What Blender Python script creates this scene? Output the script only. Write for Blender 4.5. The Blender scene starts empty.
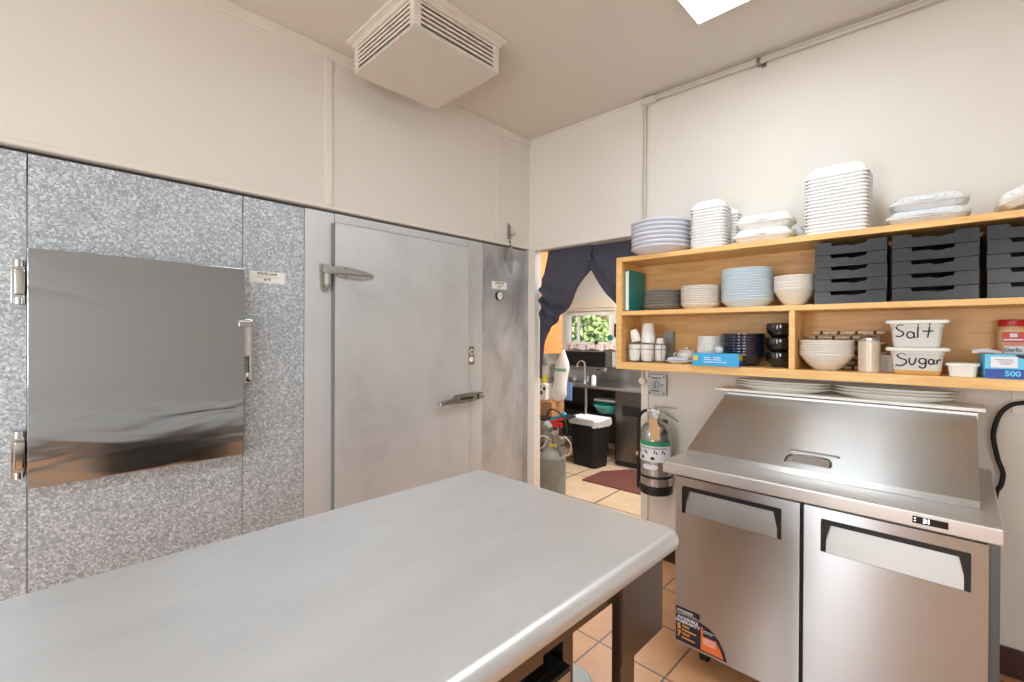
import bpy, bmesh, math, random
from mathutils import Vector, Matrix
PI = math.pi
SC = bpy.context.scene
COL = SC.collection
R = math.radians
random.seed(7)

# ------------------------------------------------------------------ frames
CH = 1.512                       # eye height
YC = 2.62                        # cooler wall plane (y)
C0 = Vector((2.886, YC, 0))      # corner of cooler wall and shelf wall
WA = R(92.9)
EX = Vector((-math.cos(WA), -math.sin(WA), 0))
EY = Vector((-EX.y, EX.x, 0))
WR = math.atan2(EX.y, EX.x)      # rotation of things on the shelf wall
def W(x, y, z):                  # shelf-wall frame: x to the right, y into the wall
    return C0 + EX * x + EY * y + Vector((0, 0, z))
FR = R(-90)                      # fridge frame
def FW(x, y, z): return Vector((2.05 + y, 1.003 - x, z))

# ------------------------------------------------------------------ materials
def srgb(h):
    if isinstance(h, str):
        c = [int(h[i:i+2], 16) / 255 for i in (0, 2, 4)]
    else:
        c = [v / 255 for v in h]
    return [(v / 12.92 if v <= .04045 else ((v + .055) / 1.055) ** 2.4) for v in c] + [1]
class NT:
    def __init__(s, name):
        s.m = bpy.data.materials.new(name); s.m.use_nodes = True
        s.t = s.m.node_tree; s.b = s.t.nodes['Principled BSDF']
    def n(s, typ, **k):
        d = s.t.nodes.new(typ)
        for a, v in k.items():
            if a in d.inputs: d.inputs[a].default_value = v
            else: setattr(d, a, v)
        return d
    def l(s, a, ao, b, bi): s.t.links.new(a.outputs[ao], b.inputs[bi])
    def set(s, **k):
        for a, v in k.items(): s.b.inputs[a.replace('_', ' ')].default_value = v
        return s
    def coord(s, scale=(1, 1, 1), kind='Object', rot=(0, 0, 0)):
        c = s.n('ShaderNodeTexCoord'); m = s.n('ShaderNodeMapping')
        m.inputs['Scale'].default_value = scale; m.inputs['Rotation'].default_value = rot
        s.l(c, kind, m, 'Vector'); return m
    def noise(s, mp, scale=5, detail=3, rough=.5, dist=0):
        d = s.n('ShaderNodeTexNoise'); d.inputs['Scale'].default_value = scale
        d.inputs['Detail'].default_value = detail; d.inputs['Roughness'].default_value = rough
        d.inputs['Distortion'].default_value = dist
        s.l(mp, 'Vector', d, 'Vector'); return d
    def ramp(s, src, out, stops):
        r = s.n('ShaderNodeValToRGB'); e = r.color_ramp.elements
        while len(e) < len(stops): e.new(.5)
        for i, (p, c) in enumerate(stops):
            e[i].position = p; e[i].color = c if len(c) == 4 else list(c) + [1]
        s.l(src, out, r, 'Fac'); return r
    def bump(s, src, out, strength=.1, dist=.01):
        b = s.n('ShaderNodeBump'); b.inputs['Strength'].default_value = strength
        b.inputs['Distance'].default_value = dist
        s.l(src, out, b, 'Height'); s.l(b, 'Normal', s.b, 'Normal'); return b
def g(v): return [v, v, v, 1]

def plain(name, col, rough=.5, metal=0, spec=.5, var=0.0, vscale=8, bump=0, coat=0, trans=0, alpha=1, emis=None, es=0):
    t = NT(name); c = srgb(col)
    t.set(Base_Color=c, Roughness=rough, Metallic=metal)
    t.b.inputs['Specular IOR Level'].default_value = spec
    if coat: t.b.inputs['Coat Weight'].default_value = coat
    if trans: t.b.inputs['Transmission Weight'].default_value = trans
    if alpha < 1: t.b.inputs['Alpha'].default_value = alpha
    if emis: t.b.inputs['Emission Color'].default_value = srgb(emis); t.b.inputs['Emission Strength'].default_value = es
    if var or bump:
        mp = t.coord(); nz = t.noise(mp, vscale, 4, .55)
        if var:
            lo = [x * (1 - var) for x in c[:3]] + [1]; hi = [min(1, x * (1 + var)) for x in c[:3]] + [1]
            r = t.ramp(nz, 'Fac', [(.3, lo), (.7, hi)]); t.l(r, 'Color', t.b, 'Base Color')
        if bump: t.bump(nz, 'Fac', bump, .01)
    return t.m

def steel(name, col, rough=.25, aniso=0.0, rv=.03, metal=1.0, var=.03, rot=0.0):
    t = NT(name); c = srgb(col); t.set(Metallic=metal, Roughness=rough)
    if aniso:
        t.b.inputs['Anisotropic'].default_value = aniso
        t.b.inputs['Anisotropic Rotation'].default_value = rot
        tg = t.n('ShaderNodeCombineXYZ'); tg.inputs[1].default_value = -1.0   # grain runs along the fridge front
        t.l(tg, 'Vector', t.b, 'Tangent')
    n2 = t.noise(t.coord(), 2.2, 3, .5)
    lo = [x * (1 - var) for x in c[:3]] + [1]; hi = [min(1, x * (1 + var)) for x in c[:3]] + [1]
    r = t.ramp(n2, 'Fac', [(.3, lo), (.7, hi)]); t.l(r, 'Color', t.b, 'Base Color')
    return t.m

M = {}
M['wall'] = plain('wall_paint', (222, 217, 208), .7, var=.025, vscale=1.3, bump=.03)
M['backgrey'] = plain('unseen_wall_grey', (204, 206, 205), .5, var=.02, vscale=2)  # unseen back wall's grey, made up to neutralise steel reflections and floor bounce
M['wall_trim'] = plain('trim_paint', (226, 221, 211), .5, var=.02, vscale=2)
M['ceil'] = plain('ceiling_paint', (208, 203, 193), .75, var=.02, vscale=1)
M['vent'] = plain('vent_paint', (222, 215, 203), .5, var=.03, vscale=10)
M['ventbody'] = plain('vent_body_paint', (205, 199, 188), .55, var=.03, vscale=6)
M['conduitpaint'] = plain('conduit_paint', (196, 188, 174), .5, var=.04, vscale=10)
M['ventcore'] = plain('vent_core_tan', (186, 177, 162), .8, var=.1, vscale=20)  # darker tan core showing between the louvres

def galv():
    t = NT('galvanised_sheet'); t.set(Metallic=.3, Roughness=.5)
    mp = t.coord((1, 1, 1)); nd = t.noise(mp, 40, 3, .6)
    mx = t.n('ShaderNodeVectorMath', operation='SCALE'); mx.inputs['Scale'].default_value = .03
    t.l(nd, 'Color', mx, 0)
    ad = t.n('ShaderNodeVectorMath', operation='ADD'); t.l(mp, 'Vector', ad, 0); t.l(mx, 'Vector', ad, 1)
    v = t.n('ShaderNodeTexVoronoi'); v.inputs['Scale'].default_value = 135
    t.l(ad, 'Vector', v, 'Vector')
    bw = t.n('ShaderNodeRGBToBW'); t.l(v, 'Color', bw, 'Color')
    nz = t.noise(mp, 4, 4, .65)
    mm = t.n('ShaderNodeMath', operation='MULTIPLY_ADD'); mm.inputs[1].default_value = .35; t.l(nz, 'Fac', mm, 0); t.l(bw, 'Val', mm, 2)
    r = t.ramp(mm, 'Value', [(.3, srgb((150, 157, 163))), (.6, srgb((168, 175, 181))), (.88, srgb((196, 203, 208))), (1.0, srgb((216, 223, 228)))])
    t.l(r, 'Color', t.b, 'Base Color')
    return t.m
M['galv'] = galv()

def cooler_metal():
    t = NT('cooler_sheet'); t.set(Metallic=.35)
    mp = t.coord((1, 1, .7)); n1 = t.noise(mp, 1.9, 5, .62, .4); n2 = t.noise(t.coord((2, 2, 30)), 6, 3, .6)
    ad = t.n('ShaderNodeMath', operation='MULTIPLY_ADD'); ad.inputs[1].default_value = .18
    t.l(n2, 'Fac', ad, 0); t.l(n1, 'Fac', ad, 2)
    r = t.ramp(ad, 'Value', [(.38, srgb((184, 186, 188))), (.52, srgb((199, 202, 204))), (.75, srgb((209, 212, 214)))])
    t.l(r, 'Color', t.b, 'Base Color'); t.set(Roughness=.45)
    t.bump(n2, 'Fac', .02, .004)
    return t.m
M['cooler'] = cooler_metal()
def end_metal():
    t = NT('worn_end_sheet'); t.set(Metallic=.45)
    n1 = t.noise(t.coord((1, 1, .5)), 4.5, 5, .65, .8)
    r = t.ramp(n1, 'Fac', [(.3, srgb((158, 156, 155))), (.5, srgb((180, 181, 183))), (.7, srgb((198, 200, 204)))])
    t.l(r, 'Color', t.b, 'Base Color'); t.set(Roughness=.4); return t.m
M['endpanel'] = end_metal()
M['coolerframe'] = plain('cooler_frame_sheet', (206, 208, 210), .45, metal=.3, var=.03, vscale=3)
M['stripmetal'] = plain('cooler_strip', (200, 202, 203), .4, metal=.3, var=.04, vscale=5)

def wavy_steel():
    t = NT('wavy_stainless'); t.set(Metallic=1.0, Base_Color=srgb((190, 195, 198)), Roughness=.15)
    nz = t.noise(t.coord((1.5, 1, 6.0)), 1.4, 1, .4, 1.2)
    t.bump(nz, 'Fac', .2, .02)
    return t.m
M['wavy'] = wavy_steel()
def table_steel():
    t = NT('worn_table_steel'); t.set(Metallic=.68, Roughness=.34)
    n2 = t.noise(t.coord((1, 3, 1)), 2.4, 5, .6)
    r = t.ramp(n2, 'Fac', [(.3, srgb((222, 225, 227))), (.7, srgb((232, 235, 237)))]); t.l(r, 'Color', t.b, 'Base Color')
    n3 = t.noise(t.coord((2, 40, 2)), 3, 3, .6)
    rr = t.ramp(n3, 'Fac', [(.3, g(.33)), (.7, g(.40))]); t.l(rr, 'Color', t.b, 'Roughness')
    return t.m
M['table'] = table_steel()
M['tableleg'] = steel('leg_steel', (122, 112, 106), .3)
M['fridge'] = steel('brushed_fridge', (190, 192, 194), .29, .97, rot=.25)
M['fridgelid'] = steel('brushed_lid', (198, 198, 197), .29, .97, rot=.25)
M['counter'] = steel('brushed_counter', (210, 209, 207), .34, metal=.75)
M['handlepan'] = steel('handle_pan_steel', (178, 176, 173), .4, metal=.9)
M['fridgeside'] = plain('fridge_side_panel', (98, 100, 102), .4, metal=.6)
M['steel'] = steel('plain_steel', (190, 190, 190), .25)
M['steeldark'] = steel('dark_steel', (116, 110, 106), .3)
M['chrome'] = plain('chrome', (214, 212, 208), .12, metal=1)
M['cast'] = plain('cast_grey_metal', (168, 167, 162), .4, metal=.6, var=.06, vscale=20)
M['pewter'] = plain('worn_pewter', (146, 143, 137), .35, metal=.9, var=.15, vscale=30)
M['castdark'] = plain('dark_cast_metal', (70, 66, 60), .4, metal=.8, var=.2, vscale=30)
M['black'] = plain('black_plastic', (16, 16, 17), .4)
M['blackrub'] = plain('black_rubber', (14, 13, 13), .65)
M['blacktray'] = plain('black_tray_plastic', (25, 29, 34), .28, var=.1, vscale=15)
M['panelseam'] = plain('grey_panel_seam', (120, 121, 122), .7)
M['seam'] = plain('dark_seam', (58, 56, 52), .7)
def wood(name, a, b, sc=1.0):
    t = NT(name)
    n = t.noise(t.coord((1.5 * sc, 9 * sc, 14 * sc)), 2.2, 5, .6, .9)
    n2 = t.noise(t.coord((1, 2, 2)), 1.2, 2, .5)
    ad = t.n('ShaderNodeMath', operation='MULTIPLY_ADD'); ad.inputs[1].default_value = .5; t.l(n2, 'Fac', ad, 0); t.l(n, 'Fac', ad, 2)
    r = t.ramp(ad, 'Value', [(.5, srgb(a)), (1.0, srgb(b))]); t.l(r, 'Color', t.b, 'Base Color')
    t.set(Roughness=.42); t.bump(n, 'Fac', .04, .003); return t.m
M['wood'] = wood('birch_plywood', (220, 168, 96), (248, 204, 136))
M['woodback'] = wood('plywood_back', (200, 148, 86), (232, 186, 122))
M['orangewood'] = wood('orange_wood', (180, 108, 48), (212, 146, 80))
def tile(name, base, alt, grout, size, off=(0, 0), gw=.006):
    t = NT(name); mp = t.coord((1, 1, 1)); mp.inputs['Location'].default_value = (-off[0], -off[1], 0)
    b = t.n('ShaderNodeTexBrick'); b.offset = 0.0; b.squash = 1.0
    b.inputs['Scale'].default_value = 1; b.inputs['Brick Width'].default_value = size; b.inputs['Row Height'].default_value = size
    b.inputs['Mortar Size'].default_value = gw; b.inputs['Mortar Smooth'].default_value = .1; b.inputs['Bias'].default_value = 0
    b.inputs['Color1'].default_value = srgb(base); b.inputs['Color2'].default_value = srgb(alt); b.inputs['Mortar'].default_value = srgb(grout)
    t.l(mp, 'Vector', b, 'Vector')
    nz = t.noise(mp, 5, 4, .6); r = t.ramp(nz, 'Fac', [(.3, g(.84)), (.7, g(1.05))])
    mx = t.n('ShaderNodeMix', data_type='RGBA', blend_type='MULTIPLY'); mx.inputs[0].default_value = 1
    t.l(b, 'Color', mx, 6); t.l(r, 'Color', mx, 7); t.l(mx, 2, t.b, 'Base Color')
    t.set(Roughness=.4); t.bump(b, 'Fac', -.3, .004); return t.m
M['quarry'] = tile('quarry_tile', (220, 164, 116), (228, 174, 126), (112, 98, 86), .342, (1.93, 1.269), .005)
M['beige'] = tile('beige_tile', (206, 178, 146), (214, 188, 156), (96, 82, 70), .61, (.29, .60), .008)
M['basetile'] = plain('brown_cove_tile', (58, 28, 20), .35, var=.1, vscale=8)
M['foam'] = plain('white_foam', (240, 240, 238), .6, var=.01, vscale=30)
M['foamgrey'] = plain('white_foam_clam', (234, 234, 230), .55)
M['clear'] = plain('clear_plastic', (244, 247, 250), .12, trans=.08, alpha=.85, coat=.5)
M['porc'] = plain('white_porcelain', (236, 234, 228), .18, coat=.4)
M['lav'] = plain('lavender_white_glaze', (224, 225, 234), .2, coat=.4)
M['cream'] = plain('cream_stoneware', (232, 226, 214), .3, coat=.2)
M['paleblue'] = plain('pale_blue_glaze', (212, 228, 236), .22, coat=.4)
M['smoke'] = plain('smoked_glass', (176, 170, 162), .12, trans=.4, coat=.3)
M['navy'] = plain('navy_glaze', (30, 30, 48), .14, coat=.6)
M['blackglaze'] = plain('black_glaze', (26, 25, 26), .12, coat=.6)
M['teal'] = plain('teal_cover', (24, 142, 138), .4)
M['paper'] = plain('white_paper', (236, 236, 230), .7)
M['bluebox'] = plain('bright_blue_card', (38, 164, 220), .4)
M['yellowbox'] = plain('yellow_print', (214, 196, 40), .45)
M['navybox'] = plain('deep_blue_print', (22, 62, 160), .4)
M['cyanbox'] = plain('cyan_print', (92, 196, 232), .4)
M['ink'] = plain('black_ink', (20, 20, 20), .5)
M['printgrey'] = plain('grey_print', (140, 140, 140), .6)
M['redcap'] = plain('red_cap', (190, 26, 34), .35)
M['redlabel'] = plain('red_label', (206, 66, 48), .45)
M['salmon'] = plain('salmon_label', (222, 140, 116), .45)
M['spice'] = plain('garlic_powder', (216, 182, 132), .45)
M['tubplast'] = plain('cloudy_plastic', (212, 210, 204), .35, var=.02, vscale=10)
M['tubrim'] = plain('white_plastic', (238, 236, 230), .35)
M['sugar'] = plain('brown_sugar_fill', (216, 170, 96), .6)
M['shaker'] = plain('shaker_glass', (208, 190, 166), .15, coat=.5, var=.06, vscale=12)
M['bamboo'] = wood('bamboo_tray', (176, 150, 112), (236, 222, 190), 2)
M['cloth'] = None
def linen():
    t = NT('navy_linen'); n = t.noise(t.coord((1, 1, 1)), 220, 2, .6)
    r = t.ramp(n, 'Fac', [(.3, srgb((58, 58, 71))), (.7, srgb((78, 78, 93)))]); t.l(r, 'Color', t.b, 'Base Color')
    t.set(Roughness=.9); t.bump(n, 'Fac', .2, .002); return t.m
M['cloth'] = linen()
M['emit'] = plain('light_diffuser', (255, 255, 255), .5, emis=(233, 245, 255), es=8.0)
M['lightframe'] = plain('white_enamel', (240, 238, 232), .4)
M['orange'] = plain('orange_print', (232, 120, 52), .4)
M['stickernavy'] = plain('sticker_navy', (34, 34, 58), .35)
M['stickerwhite'] = plain('sticker_white', (230, 230, 235), .4)
M['stickeryellow'] = plain('sticker_amber', (240, 176, 66), .4)
M['green'] = plain('green_print', (52, 150, 104), .45)
M['leaf'] = plain('leaf_green', (128, 156, 104), .6, var=.4, vscale=12)
M['leafdark'] = plain('leaf_dark_green', (52, 84, 44), .6, var=.4, vscale=12)
M['bark'] = plain('bark', (84, 62, 50), .8)
M['brick'] = plain('red_brown_fence', (150, 112, 96), .8, var=.2, vscale=6)
M['ground'] = plain('garden_soil', (150, 138, 112), .9, var=.2, vscale=5)
M['card'] = plain('brown_cardboard', (178, 128, 84), .7, var=.06, vscale=8)
M['bag'] = plain('white_bag', (232, 230, 226), .5, var=.02)
M['bluecloth'] = plain('light_blue_cloth', (126, 160, 204), .8)
M['tealbowl'] = plain('teal_plastic', (96, 182, 168), .4)
M['tealdark'] = plain('dark_teal_plastic', (30, 118, 104), .4)
M['liner'] = plain('bin_liner', (214, 214, 218), .35, var=.05, vscale=15)
M['mat'] = plain('red_brown_rubber', (104, 56, 46), .8, var=.2, vscale=60)
M['tank'] = plain('grey_tank_paint', (132, 136, 132), .45, metal=.3, var=.14, vscale=14)
M['tankdome'] = plain('worn_aluminium', (158, 160, 158), .4, metal=.6, var=.1, vscale=14)
M['yellow'] = plain('yellow_collar', (216, 200, 70), .5)
M['tube'] = plain('clear_tubing', (198, 184, 166), .35)
M['redplast'] = plain('red_plastic', (206, 44, 40), .4)
M['cyanplast'] = plain('cyan_plastic', (22, 160, 190), .4)
M['greyplast'] = plain('grey_plastic', (150, 154, 150), .5)
M['greylight'] = plain('light_grey_plastic', (186, 188, 184), .5)
M['pink'] = plain('pink_tablecloth', (214, 194, 184), .7, var=.05, vscale=12)
M['tag'] = plain('kraft_tag', (204, 166, 116), .7)
M['liquid'] = plain('yellow_liquid', (196, 176, 74), .3)
M['bottle'] = plain('frosted_bottle', (196, 194, 188), .3, trans=.2)
M['stain'] = plain('brown_scuff', (150, 118, 84), .5)
M['led'] = plain('display_white', (230, 240, 255), .5, emis=(220, 235, 255), es=3)
M['ledbg'] = plain('display_black', (10, 11, 16), .2)
M['glass'] = plain('window_glass', (255, 255, 255), .02, trans=1.0)
M['glass'].node_tree.nodes['Principled BSDF'].inputs['IOR'].default_value = 1.05
M['beam'] = plain('cream_beam', (224, 212, 190), .6)

# ------------------------------------------------------------------ mesh helpers
def new(): return bmesh.new()
def box(bm, x0, x1, y0, y1, z0, z1, bev=0, seg=2):
    r = bmesh.ops.create_cube(bm, size=1)
    vs = r['verts']
    for v in vs:
        v.co = Vector(((x0 + x1) / 2 + v.co.x * (x1 - x0), (y0 + y1) / 2 + v.co.y * (y1 - y0), (z0 + z1) / 2 + v.co.z * (z1 - z0)))
    if bev:
        es = list({e for v in vs for e in v.link_edges})
        bmesh.ops.bevel(bm, geom=es, offset=bev, segments=seg, affect='EDGES', profile=.5)
    return bm
def ring_faces(bm, rings, close=True, cap0=True, cap1=True):
    n = len(rings[0]); V = [[bm.verts.new(p) for p in r] for r in rings]
    for a, b in zip(V, V[1:]):
        for i in range(n if close else n - 1):
            j = (i + 1) % n
            bm.faces.new((a[i], a[j], b[j], b[i]))
    if cap0: bm.faces.new(list(reversed(V[0])))
    if cap1: bm.faces.new(V[-1])
    return bm
def lathe(bm, prof, n=32, c=(0, 0, 0), closed=True, sx=1, sy=1):
    """prof: list of (r,z). r==0 ends become poles."""
    rings = []
    for r, z in prof:
        if r <= 1e-6: rings.append([bm.verts.new((c[0], c[1], c[2] + z))])
        else: rings.append([bm.verts.new((c[0] + sx * r * math.cos(2 * PI * i / n), c[1] + sy * r * math.sin(2 * PI * i / n), c[2] + z)) for i in range(n)])
    for a, b in zip(rings, rings[1:]):
        for i in range(n):
            j = (i + 1) % n
            if len(a) == 1 and len(b) == 1: break
            if len(a) == 1: bm.faces.new((a[0], b[j], b[i]))
            elif len(b) == 1: bm.faces.new((a[i], a[j], b[0]))
            else: bm.faces.new((a[i], a[j], b[j], b[i]))
    return bm
def cyl(bm, p0, p1, r0, r1=None, n=20):
    p0 = Vector(p0); p1 = Vector(p1); r1 = r0 if r1 is None else r1
    d = (p1 - p0).normalized(); a = d.orthogonal().normalized(); b = d.cross(a)
    rings = [[p + (a * math.cos(2 * PI * i / n) + b * math.sin(2 * PI * i / n)) * r for i in range(n)] for p, r in ((p0, r0), (p1, r1))]
    return ring_faces(bm, rings)
def smooth_path(pts, k=6):
    P = [Vector(p) for p in pts]; out = []
    for i in range(len(P) - 1):
        p0 = P[max(i - 1, 0)]; p1 = P[i]; p2 = P[i + 1]; p3 = P[min(i + 2, len(P) - 1)]
        for s in range(k):
            t = s / k
            out.append(.5 * ((2 * p1) + (p2 - p0) * t + (2 * p0 - 5 * p1 + 4 * p2 - p3) * t * t + (3 * p1 - p0 - 3 * p2 + p3) * t ** 3))
    out.append(P[-1]); return out
def tube(bm, pts, r, n=8, k=6, smooth=True):
    P = smooth_path(pts, k) if smooth and len(pts) > 2 else [Vector(p) for p in pts]
    rings = []; up = None
    for i, p in enumerate(P):
        d = (P[min(i + 1, len(P) - 1)] - P[max(i - 1, 0)]).normalized()
        if up is None: up = d.orthogonal().normalized()
        a = (up - d * up.dot(d)).normalized(); b = d.cross(a); up = a
        rings.append([p + (a * math.cos(2 * PI * j / n) + b * math.sin(2 * PI * j / n)) * r for j in range(n)])
    return ring_faces(bm, rings)
def prism(bm, poly, a, b, axis='y'):
    """extrude a 2D polygon (in the two other axes, in xyz order) along axis."""
    def mk(p, t):
        return {'y': (p[0], t, p[1]), 'x': (t, p[0], p[1]), 'z': (p[0], p[1], t)}[axis]
    return ring_faces(bm, [[mk(p, a) for p in poly], [mk(p, b) for p in poly]])
def rrect(w, d, r, k=4):
    out = []
    for cx, cy, a0 in ((w / 2 - r, d / 2 - r, 0), (-w / 2 + r, d / 2 - r, 90), (-w / 2 + r, -d / 2 + r, 180), (w / 2 - r, -d / 2 + r, 270)):
        for i in range(k + 1):
            t = R(a0 + 90 * i / k); out.append((cx + r * math.cos(t), cy + r * math.sin(t)))
    return out
def loft(bm, secs, k=4, c=(0, 0), cap0=True, cap1=True):
    """secs: (w,d,r,z) rounded-rectangle sections."""
    return ring_faces(bm, [[(c[0] + x, c[1] + y, z) for x, y in rrect(w, d, r, k)] for w, d, r, z in secs], True, cap0, cap1)
def finish(name, bm, mat, parent=None, label=None, ang=35, kind=None):
    bmesh.ops.recalc_face_normals(bm, faces=bm.faces)
    me = bpy.data.meshes.new(name); bm.to_mesh(me); bm.free()
    for p in me.polygons: p.use_smooth = True
    me.set_sharp_from_angle(angle=R(ang))
    o = bpy.data.objects.new(name, me); COL.objects.link(o)
    if mat is not None: me.materials.append(M[mat] if isinstance(mat, str) else mat)
    wn = o.modifiers.new('weighted_normal', 'WEIGHTED_NORMAL'); wn.keep_sharp = True
    if parent is not None: o.parent = parent
    if label: o['label'] = label
    if kind: o['kind'] = kind
    return o
def thing(name, label, cat, loc=(0, 0, 0), rz=0, group=None):
    o = bpy.data.objects.new(name, None); COL.objects.link(o); o.empty_display_size = .05
    o.location = loc; o.rotation_euler = (0, 0, rz); o['label'] = label; o['category'] = cat
    if group: o['group'] = group
    return o
def solo(name, bm, mat, label, cat, loc=(0, 0, 0), rz=0, group=None, ang=35):
    o = finish(name, bm, mat, ang=ang); o.location = loc; o.rotation_euler = (0, 0, rz)
    o['label'] = label; o['category'] = cat
    if group: o['group'] = group
    return o
def struct(name, bm, mat, loc=(0, 0, 0), rz=0):
    o = finish(name, bm, mat, kind='structure'); o.location = loc; o.rotation_euler = (0, 0, rz); return o
def dup(root, label, loc, rz=None):
    r = root.copy(); COL.objects.link(r); r.location = loc; r['label'] = label
    if rz is not None: r.rotation_euler = (0, 0, rz)
    for ch in list(root.children):
        c = ch.copy(); COL.objects.link(c); c.parent = r
        for q in list(ch.children):
            d = q.copy(); COL.objects.link(d); d.parent = c
    return r
def text(name, s, size, mat, parent, M4, ext=.0006, bold=0.0):
    cu = bpy.data.curves.new(name, 'FONT'); cu.body = s; cu.size = size; cu.extrude = ext; cu.offset = bold
    cu.align_x = 'CENTER'; cu.align_y = 'CENTER'; cu.resolution_u = 3
    ob = bpy.data.objects.new(name, cu); COL.objects.link(ob)
    dg = bpy.context.evaluated_depsgraph_get(); me = bpy.data.meshes.new_from_object(ob.evaluated_get(dg))
    COL.objects.unlink(ob); bpy.data.objects.remove(ob)
    me.transform(M4); me.materials.clear(); me.materials.append(M[mat])
    o = bpy.data.objects.new(name, me); COL.objects.link(o)
    if parent is not None: o.parent = parent
    return o
def face_front(x, y, z, tilt=0):        # text standing in the xz plane, read from -y
    return Matrix.Translation((x, y, z)) @ Matrix.Rotation(R(90) + tilt, 4, 'X')
ORD = ['topmost', 'second from top', 'third from top', 'fourth from top', 'fifth from top', 'sixth from top', 'seventh from top', 'eighth from top', 'ninth from top', 'tenth from top', 'eleventh from top', 'twelfth from top', 'thirteenth from top', 'fourteenth from top', 'fifteenth from top', 'sixteenth from top', 'seventeenth from top', 'eighteenth from top']
def stack(proto_fn, n, step, loc, rz, name, label, cat, group, jit=0.0, rj=0.0):
    """n nested copies, bottom one first; label has {} for the position."""
    o0 = None
    for i in range(n):
        lab = label.format(ORD[n - 1 - i] if i else 'bottom')
        l = Vector(loc) + Vector((random.uniform(-jit, jit), random.uniform(-jit, jit), i * step))
        if i == 0:
            o0 = proto_fn(name, lab, cat, group); o0.location = l; o0.rotation_euler = (0, 0, rz)
        else:
            c = dup(o0, lab, l, rz + (random.uniform(-rj, rj) if rj < .5 else 0))
    return o0

# ================================================================== SETTING
X0, Y0, ZC = -2.3, -2.6, 3.16
_a = W(-.25, .0995, 0); _b = W(5.3, .0995, 0)
bm = new(); prism(bm, [(X0 - .1, Y0 - .1), (_b.x, _b.y), (_a.x, _a.y), (X0 - .1, _a.y)], -.1, 0, 'z'); struct('floor', bm, 'quarry')
bm = new(); box(bm, X0 - .1, 3.4, Y0 - .1, YC + .3, ZC, ZC + .1); struct('ceiling', bm, 'ceil')
# left wall above the cooler, and the wall that the cooler front is set in
bm = new(); box(bm, X0, C0.x + .002, YC - .01, YC + .2, 2.238, ZC); struct('wall_left', bm, 'wall')
# shelf wall with the doorway (local frame along the wall)
DX0, DX1, DZ = .07, 1.031, 2.222
bm = new()
box(bm, -2.6, DX0, 0, .08, 0, 2.62); box(bm, 0, DX0, 0, .08, 2.62, ZC)
box(bm, DX1, 5.4, 0, .1, 0, ZC)
box(bm, DX0, DX1, 0, .1, DZ, ZC)
struct('wall_right', bm, 'wall', C0, WR)
bm = new(); box(bm, X0 - .1, X0, Y0, -2.2, 0, ZC); box(bm, X0 - .1, X0, -.7, .75, 0, ZC); box(bm, X0 - .1, X0, -2.2, -.7, 0, 1.0); box(bm, X0 - .1, X0, -2.2, -.7, 2.2, ZC); box(bm, X0 - .1, X0, 1.65, YC + .2, 0, ZC); box(bm, X0 - .1, X0, .75, 1.65, 2.2, ZC); struct('wall_end', bm, 'wall')  # unseen window and doorway openings added to hold the fill lights
# wall behind the camera
bm = new(); box(bm, X0, 3.4, Y0 - .1, Y0, 0, ZC); struct('wall_back', bm, 'backgrey')
# trims
bm = new(); box(bm, X0, C0.x, YC - .024, YC - .0105, 3.098, 3.159, .003); struct('trim_1', bm, 'wall_trim')
bm = new(); box(bm, 1.137, 1.178, YC - .018, YC - .0105, 2.26, 3.097, .002); struct('trim_2', bm, 'wall_trim')
bm = new(); box(bm, X0, C0.x, YC - .017, YC - .0105, 2.239, 2.259, .002); struct('trim_3', bm, 'wall_trim')
bm = new(); box(bm, 2.49, 2.52, YC - .015, YC - .0105, 2.26, 3.097, .002); struct('trim_4', bm, 'wall_trim')
bm = new(); box(bm, DX1, DX1 + .052, -.014, -.0005, 0, 1.29, .003); struct('trim_5', bm, 'wall_trim', C0, WR)
bm = new(); box(bm, DX0, DX1 + .05, -.012, -.0005, DZ, DZ + .03, .003); struct('trim_6', bm, 'wall_trim', C0, WR)
bm = new(); box(bm, .0, 5.2, -.012, -.0005, 3.146, 3.159, .002); struct('trim_7', bm, 'wall_trim', C0, WR)
bm = new(); box(bm, 1.09, 5.2, -.012, -.0005, 0, .13, .004); struct('baseboard_right', bm, 'basetile', C0, WR)
bm = new(); box(bm, DX0 + .001, DX1 - .001, .06, .13, .0005, .004, .001); struct('trim_8', bm, 'tag', C0, WR)

# ---- walk-in cooler
ck = thing('walk_in_cooler', 'large walk-in cooler front of galvanised and brushed sheet metal filling the left wall', 'walk-in cooler', (0, YC, 0))
T = .12
for a, b in ((X0, -.036), (-.032, .721), (.725, 1.028)):
    bm = new(); box(bm, a, b, .004, T, .0, 2.219, .002); finish('galvanized_panel', bm, 'galv', ck)
bm = new(); box(bm, X0, 1.03, .0055, .02, 0, 2.1); finish('backing', bm, 'panelseam', ck)
bm = new(); box(bm, X0, C0.x - .01, .03, T, 2.0, 2.2305); finish('top_gap_strip', bm, 'seam', ck)
bm = new(); box(bm, 1.031, 1.199, -.002, T, 0, 2.22, .002); box(bm, 1.203, 2.236, .002, T, 2.166, 2.222, .002)
box(bm, 2.236, 2.362, -.002, T, 0, 2.222, .002)
finish('door_frame', bm, 'coolerframe', ck)
bm = new(); box(bm, 2.364, C0.x - .055, .0, T, 0, 2.222, .002); finish('end_panel', bm, 'endpanel', ck)
bm = new(); box(bm, C0.x - .052, C0.x - .004, .0, T, 0, 2.222, .002); finish('corner_strip', bm, 'endpanel', ck)
dr = bm = new(); box(bm, 1.193, 2.206, -.03, -.003, .1, 2.162, .004); door = finish('door', bm, 'cooler', ck)
bm = new(); box(bm, 2.209, 2.358, -.008, -.0025, .05, 2.2, .002); finish('door_stop_strip', bm, 'stripmetal', ck)
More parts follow.
